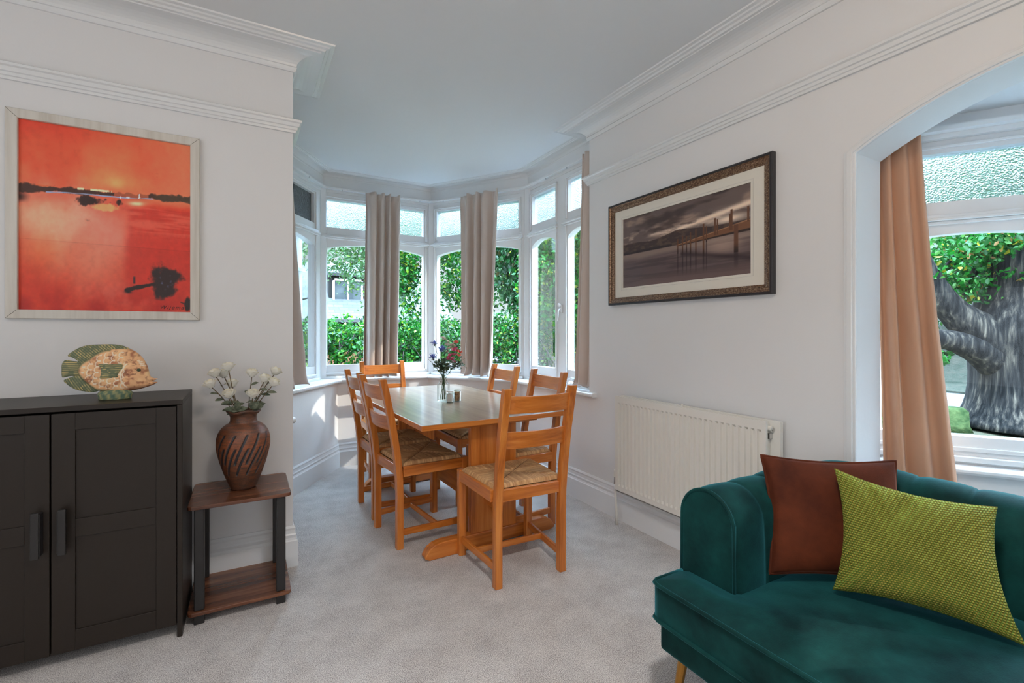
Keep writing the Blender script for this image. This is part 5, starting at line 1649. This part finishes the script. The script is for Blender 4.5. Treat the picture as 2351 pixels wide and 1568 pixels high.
def tree(name, label, cat, x, y, h, r, crown, size, pal, seed, lean=(0, 0), branches=4, hang=0.0, group='trees outside the bay', z0=-0.2):
    t = thing(name, label, cat, (x, y, z0), 0, group)
    rs = random.Random(seed)
    pts = [(lean[0] * k / 7 + rs.uniform(-0.03, 0.03), lean[1] * k / 7 + rs.uniform(-0.03, 0.03), h * k / 7) for k in range(8)]
    MB().tube(pts, [r * (1.35 - 0.35 * min(1, k)) * (1 - 0.05 * k) for k in range(8)], 14).build('trunk', M['bark'], t, smooth=True)
    for k in range(branches):
        b = Vector(pts[3 + k % 4]); a = rs.uniform(0, 2 * PI); l = rs.uniform(0.8, 1.6)
        MB().tube([b, b + Vector((math.cos(a) * l * 0.5, math.sin(a) * l * 0.5, l * 0.35)), b + Vector((math.cos(a) * l, math.sin(a) * l, l * 0.5))], [r * 0.35, r * 0.22, r * 0.1], 8).build('branch', M['bark'], t, smooth=True)
    leaves('foliage', t, crown, size, pal, seed=seed, hang=hang)
    return t


def hedge(name, label, p0, p1, zt, dep, n, seed, pal=GREEN):
    a = Vector(p0); b = Vector(p1); L = (b - a).length; ang = math.atan2(b.y - a.y, b.x - a.x)
    t = thing(name, label, 'hedge', (*((a + b) / 2), -0.12), ang, 'hedges outside the bay')
    rs = random.Random(seed)
    mb = MB()
    for k in range(int(L * 9)):
        x = rs.uniform(-L / 2, L / 2); y = rs.uniform(-dep * 0.3, dep * 0.3)
        mb.tube([(x, y, 0), (x + rs.uniform(-0.12, 0.12), y + rs.uniform(-0.08, 0.08), zt * 0.5), (x + rs.uniform(-0.3, 0.3), y + rs.uniform(-0.15, 0.15), zt * rs.uniform(0.75, 1.0))], [0.016, 0.012, 0.005], 5)
    mb.build('stems', M['twig'], t, smooth=True)
    blobs = []
    m = int(L / 0.45)
    for k in range(m):
        x = -L / 2 + L * (k + 0.5) / m
        blobs.append((x, 0, zt * 0.80 + rs.uniform(-0.05, 0.10), 0.40, dep * 0.5, zt * 0.28, int(n * 0.66 / m)))
        blobs.append((x, 0, zt * 0.42, 0.40, dep * 0.5, zt * 0.40, int(n * 0.34 / m)))
    leaves('foliage', t, blobs, 0.066, pal, seed=seed, shell=0.4)
    return t


hedge('hedge', 'clipped green hedge across the garden behind the left bay windows', (-1.2, 7.6), (3.5, 7.9), 1.50, 0.7, 19000, 1)
hedge('hedge', 'dense hedge running past the right-hand bay windows', (3.75, 7.7), (5.9, 4.9), 1.55, 0.8, 19000, 2, IVY)
hedge('hedge', 'dark hedge close behind the angled right bay window', (6.15, 4.5), (6.9, 2.6), 1.55, 0.8, 6500, 3, IVY)

# house beyond the garden: slate roof with two dormers
ho = thing('house', 'grey slate-roofed house with dormers beyond the garden hedge', 'house', (3.2, 16.5, -0.2))
MB().box(-4.2, 3.2, 0.0, 5.0, 0, 1.95).build('wall', M['render'], ho)
rf = MB().prism([(-0.4, 1.85), (2.5, 4.1), (5.4, 1.85), (5.4, 1.75), (2.5, 4.0), (-0.4, 1.75)], -4.5, 3.5, Matrix(((0, 0, 1, 0), (1, 0, 0, 0), (0, 1, 0, 0), (0, 0, 0, 1)))).build('roof', M['slate'], ho)
uvl = rf.data.uv_layers.new(name='UV')
for lpp in rf.data.loops:
    co = rf.data.vertices[lpp.vertex_index].co; uvl.data[lpp.index].uv = (co.x * 0.5, co.y * 0.62)
for x0 in (-2.3, -0.1, 1.5):
    d = MB().box(x0 - 0.62, x0 + 0.62, 0.55, 2.5, 2.15, 3.35).build('dormer', M['render'], ho)
    MB().box(x0 - 0.72, x0 + 0.72, 0.45, 2.5, 3.35, 3.45).build('dormer_roof', M['slate'], d)
    MB().box(x0 - 0.46, x0 + 0.46, 0.515, 0.55, 2.35, 3.20).build('window_pane', M['house_glass'], d)
    fm = MB()
    for xa in (-0.50, -0.03, 0.44): fm.box(x0 + xa, x0 + xa + 0.06, 0.49, 0.55, 2.30, 3.25)
    fm.box(x0 - 0.5, x0 + 0.5, 0.49, 0.55, 2.28, 2.36); fm.box(x0 - 0.5, x0 + 0.5, 0.49, 0.55, 3.19, 3.25)
    fm.build('window_frame', M['gloss'], d)
gw = struct(MB().box(-3, 2.6, 12.0, 12.2, -0.2, 0.75).build('garden_wall', M['brick']))

tree('tree', 'pale misty tree crown behind the hedge, seen through the leftmost clear window', 'tree', 0.6, 11.5, 4.2, 0.10, [(1.9, -0.8, 3.2, 1.0, 0.7, 1.1, 4200), (0.9, -0.6, 3.7, 1.0, 0.7, 1.0, 3000), (2.2, -0.7, 4.4, 1.5, 0.8, 0.8, 3000), (2.6, -0.9, 2.5, 0.4, 0.4, 0.5, 500)], 0.080, PALE, 5)
tree('tree', 'ivy-clad tree with glossy leaves between the two middle curtains', 'tree', 3.35, 9.3, 5.0, 0.17, [(-0.75, -0.5, 2.85, 0.40, 0.5, 0.75, 2200), (0.0, -0.6, 3.2, 0.55, 0.4, 0.9, 2600), (0.35, -0.4, 2.3, 0.40, 0.4, 0.5, 900), (-0.3, -0.4, 1.75, 0.5, 0.4, 0.45, 700)], 0.078, IVY, 6)
tree('conifer', 'dark drooping conifer behind the angled right bay window', 'tree', 5.1, 8.3, 5.5, 0.12, [(-0.5, -0.6, 3.0, 0.9, 0.6, 1.1, 5200), (0.45, -0.8, 3.0, 0.8, 0.6, 1.2, 4400), (0.0, -0.8, 2.1, 0.9, 0.5, 0.6, 2600), (0.0, -0.3, 4.0, 1.2, 0.6, 0.8, 2600)], 0.10, DARK, 7, hang=1.6)
tree('tree', 'bright ivy tree standing outside the rightmost bay windows', 'tree', 5.0, 6.9, 5.0, 0.10, [(-0.75, -0.5, 2.2, 0.55, 0.5, 0.8, 3600), (-0.55, -0.4, 3.1, 0.7, 0.5, 0.8, 3400), (0.0, -1.0, 2.3, 0.6, 0.6, 0.9, 3000), (0.5, -1.6, 2.6, 0.7, 0.6, 1.1, 3200), (-0.1, -1.2, 3.3, 0.7, 0.6, 0.8, 2200)], 0.075, IVY, 8)
tree('tree', 'tall leafy tree farther back behind the conifer', 'tree', 7.4, 11.0, 6.0, 0.16, [(-0.6, 0, 3.2, 1.6, 1.0, 1.5, 4600), (-2.0, 0.6, 3.8, 1.2, 0.8, 1.2, 2600), (0.8, -1.0, 3.4, 1.4, 1.0, 1.6, 3200)], 0.11, GREEN, 9)
tree('tree', 'unseen tree added beside the alcove to shade the sofa', 'tree', 10.25, -4.35, 6.5, 0.22, [(0.0, 0.0, 6.2, 1.75, 1.75, 1.75, 5200), (1.2, 1.2, 6.6, 1.6, 1.6, 1.5, 3000)], 0.20, GREEN, 23, group='added shade trees')  # out of view, put in to keep most sun off the sofa seat

# big old tree outside the alcove
bt_ = thing('old_tree', 'huge old tree trunk with forked limbs outside the alcove window', 'tree', (8.85, 1.85, -0.05))
BX, BY, BZ = 8.85, 1.85, -0.05
rings = []
for k, (z, r, ox, oy) in enumerate(((0.0, 0.98, 0, 0), (0.12, 0.86, 0, 0), (0.35, 0.78, 0, 0), (0.75, 0.735, 0.0, 0.0), (1.05, 0.76, -0.02, 0.02), (1.30, 0.80, -0.05, 0.03), (1.55, 0.74, -0.02, 0.0), (1.85, 0.66, 0, 0), (2.4, 0.62, 0, 0), (3.4, 0.58, 0.05, 0), (5.0, 0.5, 0.1, 0))):
    ring = []
    for q in range(72):
        a = 2 * PI * q / 72
        rr_ = r * (1 + 0.04 * math.sin(5 * a + 0.4) * (1 if z < 1 else 0.6) + 0.025 * noise.noise(Vector((math.cos(a) * 5, math.sin(a) * 5, z * 0.8))) + (0.10 * max(0, math.sin(6 * a)) * (1 - z / 0.5) if z < 0.5 else 0))
        ring.append(Vector((ox + rr_ * math.cos(a), oy + rr_ * math.sin(a), z)))
    rings.append(ring)
MB().loft(rings).build('trunk', M['bark'], bt_, smooth=True, subsurf=1)
def limb(pts, rad, nm='limb'):
    P = [Vector(p) - Vector((BX, BY, BZ)) for p in pts]
    # resample smoothly
    q = []
    for i in range(len(P) - 1):
        for k in range(5):
            t = k / 5; p0, p1, p2, p3 = P[max(i - 1, 0)], P[i], P[i + 1], P[min(i + 2, len(P) - 1)]
            q.append((0.5 * ((2 * p1) + (-p0 + p2) * t + (2 * p0 - 5 * p1 + 4 * p2 - p3) * t * t + (-p0 + 3 * p1 - 3 * p2 + p3) * t ** 3), rad[i] + (rad[i + 1] - rad[i]) * t))
    q.append((P[-1], rad[-1]))
    return MB().tube([a for a, _ in q], [b for _, b in q], 16).build(nm, M['bark'], bt_, smooth=True)
limb([(8.45, 2.10, 0.95), (8.15, 2.30, 1.22), (7.86, 2.47, 1.48), (7.62, 2.60, 1.80), (7.42, 2.72, 2.25), (7.30, 2.85, 2.9)], [0.36, 0.24, 0.17, 0.15, 0.13, 0.11])
limb([(8.50, 2.10, 0.80), (8.10, 2.31, 1.02), (7.80, 2.48, 1.12), (7.50, 2.65, 1.17), (7.10, 2.9, 1.25)], [0.34, 0.19, 0.13, 0.11, 0.09])
for k, (a, b, c) in enumerate((((7.95, 2.55, 2.05), (8.12, 2.5, 2.25), (8.35, 2.4, 2.5)), ((7.78, 2.6, 1.78), (8.0, 2.5, 2.1), (8.25, 2.4, 2.3)), ((8.1, 2.5, 1.55), (8.22, 2.45, 1.85), (8.4, 2.35, 2.1)), ((7.7, 2.6, 1.95), (7.95, 2.5, 2.2), (8.2, 2.4, 2.55)), ((8.0, 2.5, 1.5), (8.12, 2.45, 1.75), (8.25, 2.4, 2.05)))):
    limb([a, b, c], [0.012, 0.018, 0.022], 'twig')
rs = random.Random(3)
mm = MB()
for z, a, w, hh_ in ((0.62, 3.75, 0.10, 0.22), (0.45, 3.82, 0.07, 0.20), (0.78, 3.70, 0.07, 0.10), (0.50, 4.05, 0.04, 0.25)):
    vs = []; fs = []
    for j in range(9):
        for i in range(7):
            aa = a + (i / 6 - 0.5) * w * 2 * math.sin(PI * (j + 0.3) / 9); z_ = z + (j / 8 - 0.5) * 2 * hh_
            r_ = 0.79 + 0.012 * noise.noise(Vector((aa * 9, z_ * 9, 0)))
            vs.append((r_ * math.cos(aa), r_ * math.sin(aa), z_))
    for j in range(8):
        for i in range(6): fs.append((j * 7 + i, j * 7 + i + 1, j * 7 + i + 8, j * 7 + i + 7))
    mm.add(vs, fs)
mo = mm.build('moss', M['moss'], bt_, smooth=True); sm_ = mo.modifiers.new('s', 'SOLIDIFY'); sm_.thickness = 0.06
OAK = [((40, 150, 60), 3), ((24, 120, 50), 3), ((70, 170, 90), 2.4), ((110, 180, 110), 1.4), ((200, 190, 60), 0.5), ((214, 160, 120), 0.4)]
leaves('foliage', bt_, [(-0.75, 0.75, 2.05, 0.55, 0.45, 0.45, 2300), (-0.35, 0.55, 2.55, 0.7, 0.4, 0.35, 2000), (-1.0, 0.2, 2.40, 0.4, 0.4, 0.20, 700), (-0.8, 1.2, 1.45, 0.5, 0.4, 0.25, 700), (-0.62, 0.02, 2.0, 0.25, 0.3, 0.12, 260), (-1.1, 0.9, 0.95, 0.4, 0.3, 0.12, 260), (-0.4, -0.6, 2.55, 0.6, 0.5, 0.25, 1000), (-0.3, 0.1, 3.6, 1.6, 1.6, 0.6, 3600)], 0.074, OAK, seed=10, hang=0.5)
st = thing('tree_stump', 'small mossy stump at foot of the huge old tree', 'stump', (7.88, 2.48, -0.03))
MB().lathe([(0.0, 0.0), (0.17, 0.0), (0.14, 0.08), (0.13, 0.26), (0.09, 0.30), (0.0, 0.29)], 20, fn=lambda r, z, a: (r * (1 + 0.08 * math.sin(3 * a) + 0.05 * math.sin(7 * a)), z), cap=False).build('wood', M['moss'], st, smooth=True)
tree('roadside_tree', 'leafy roadside trees beyond the road, left of the old trunk', 'tree', 14.2, 5.2, 5.0, 0.2, [(0, -0.8, 3.6, 2.0, 2.0, 1.6, 2600), (-0.4, -1.8, 4.6, 2.0, 2.0, 1.3, 2000), (0.6, 0.8, 2.7, 1.2, 1.4, 0.9, 1200)], 0.17, GREEN, 14, group='roadside trees')
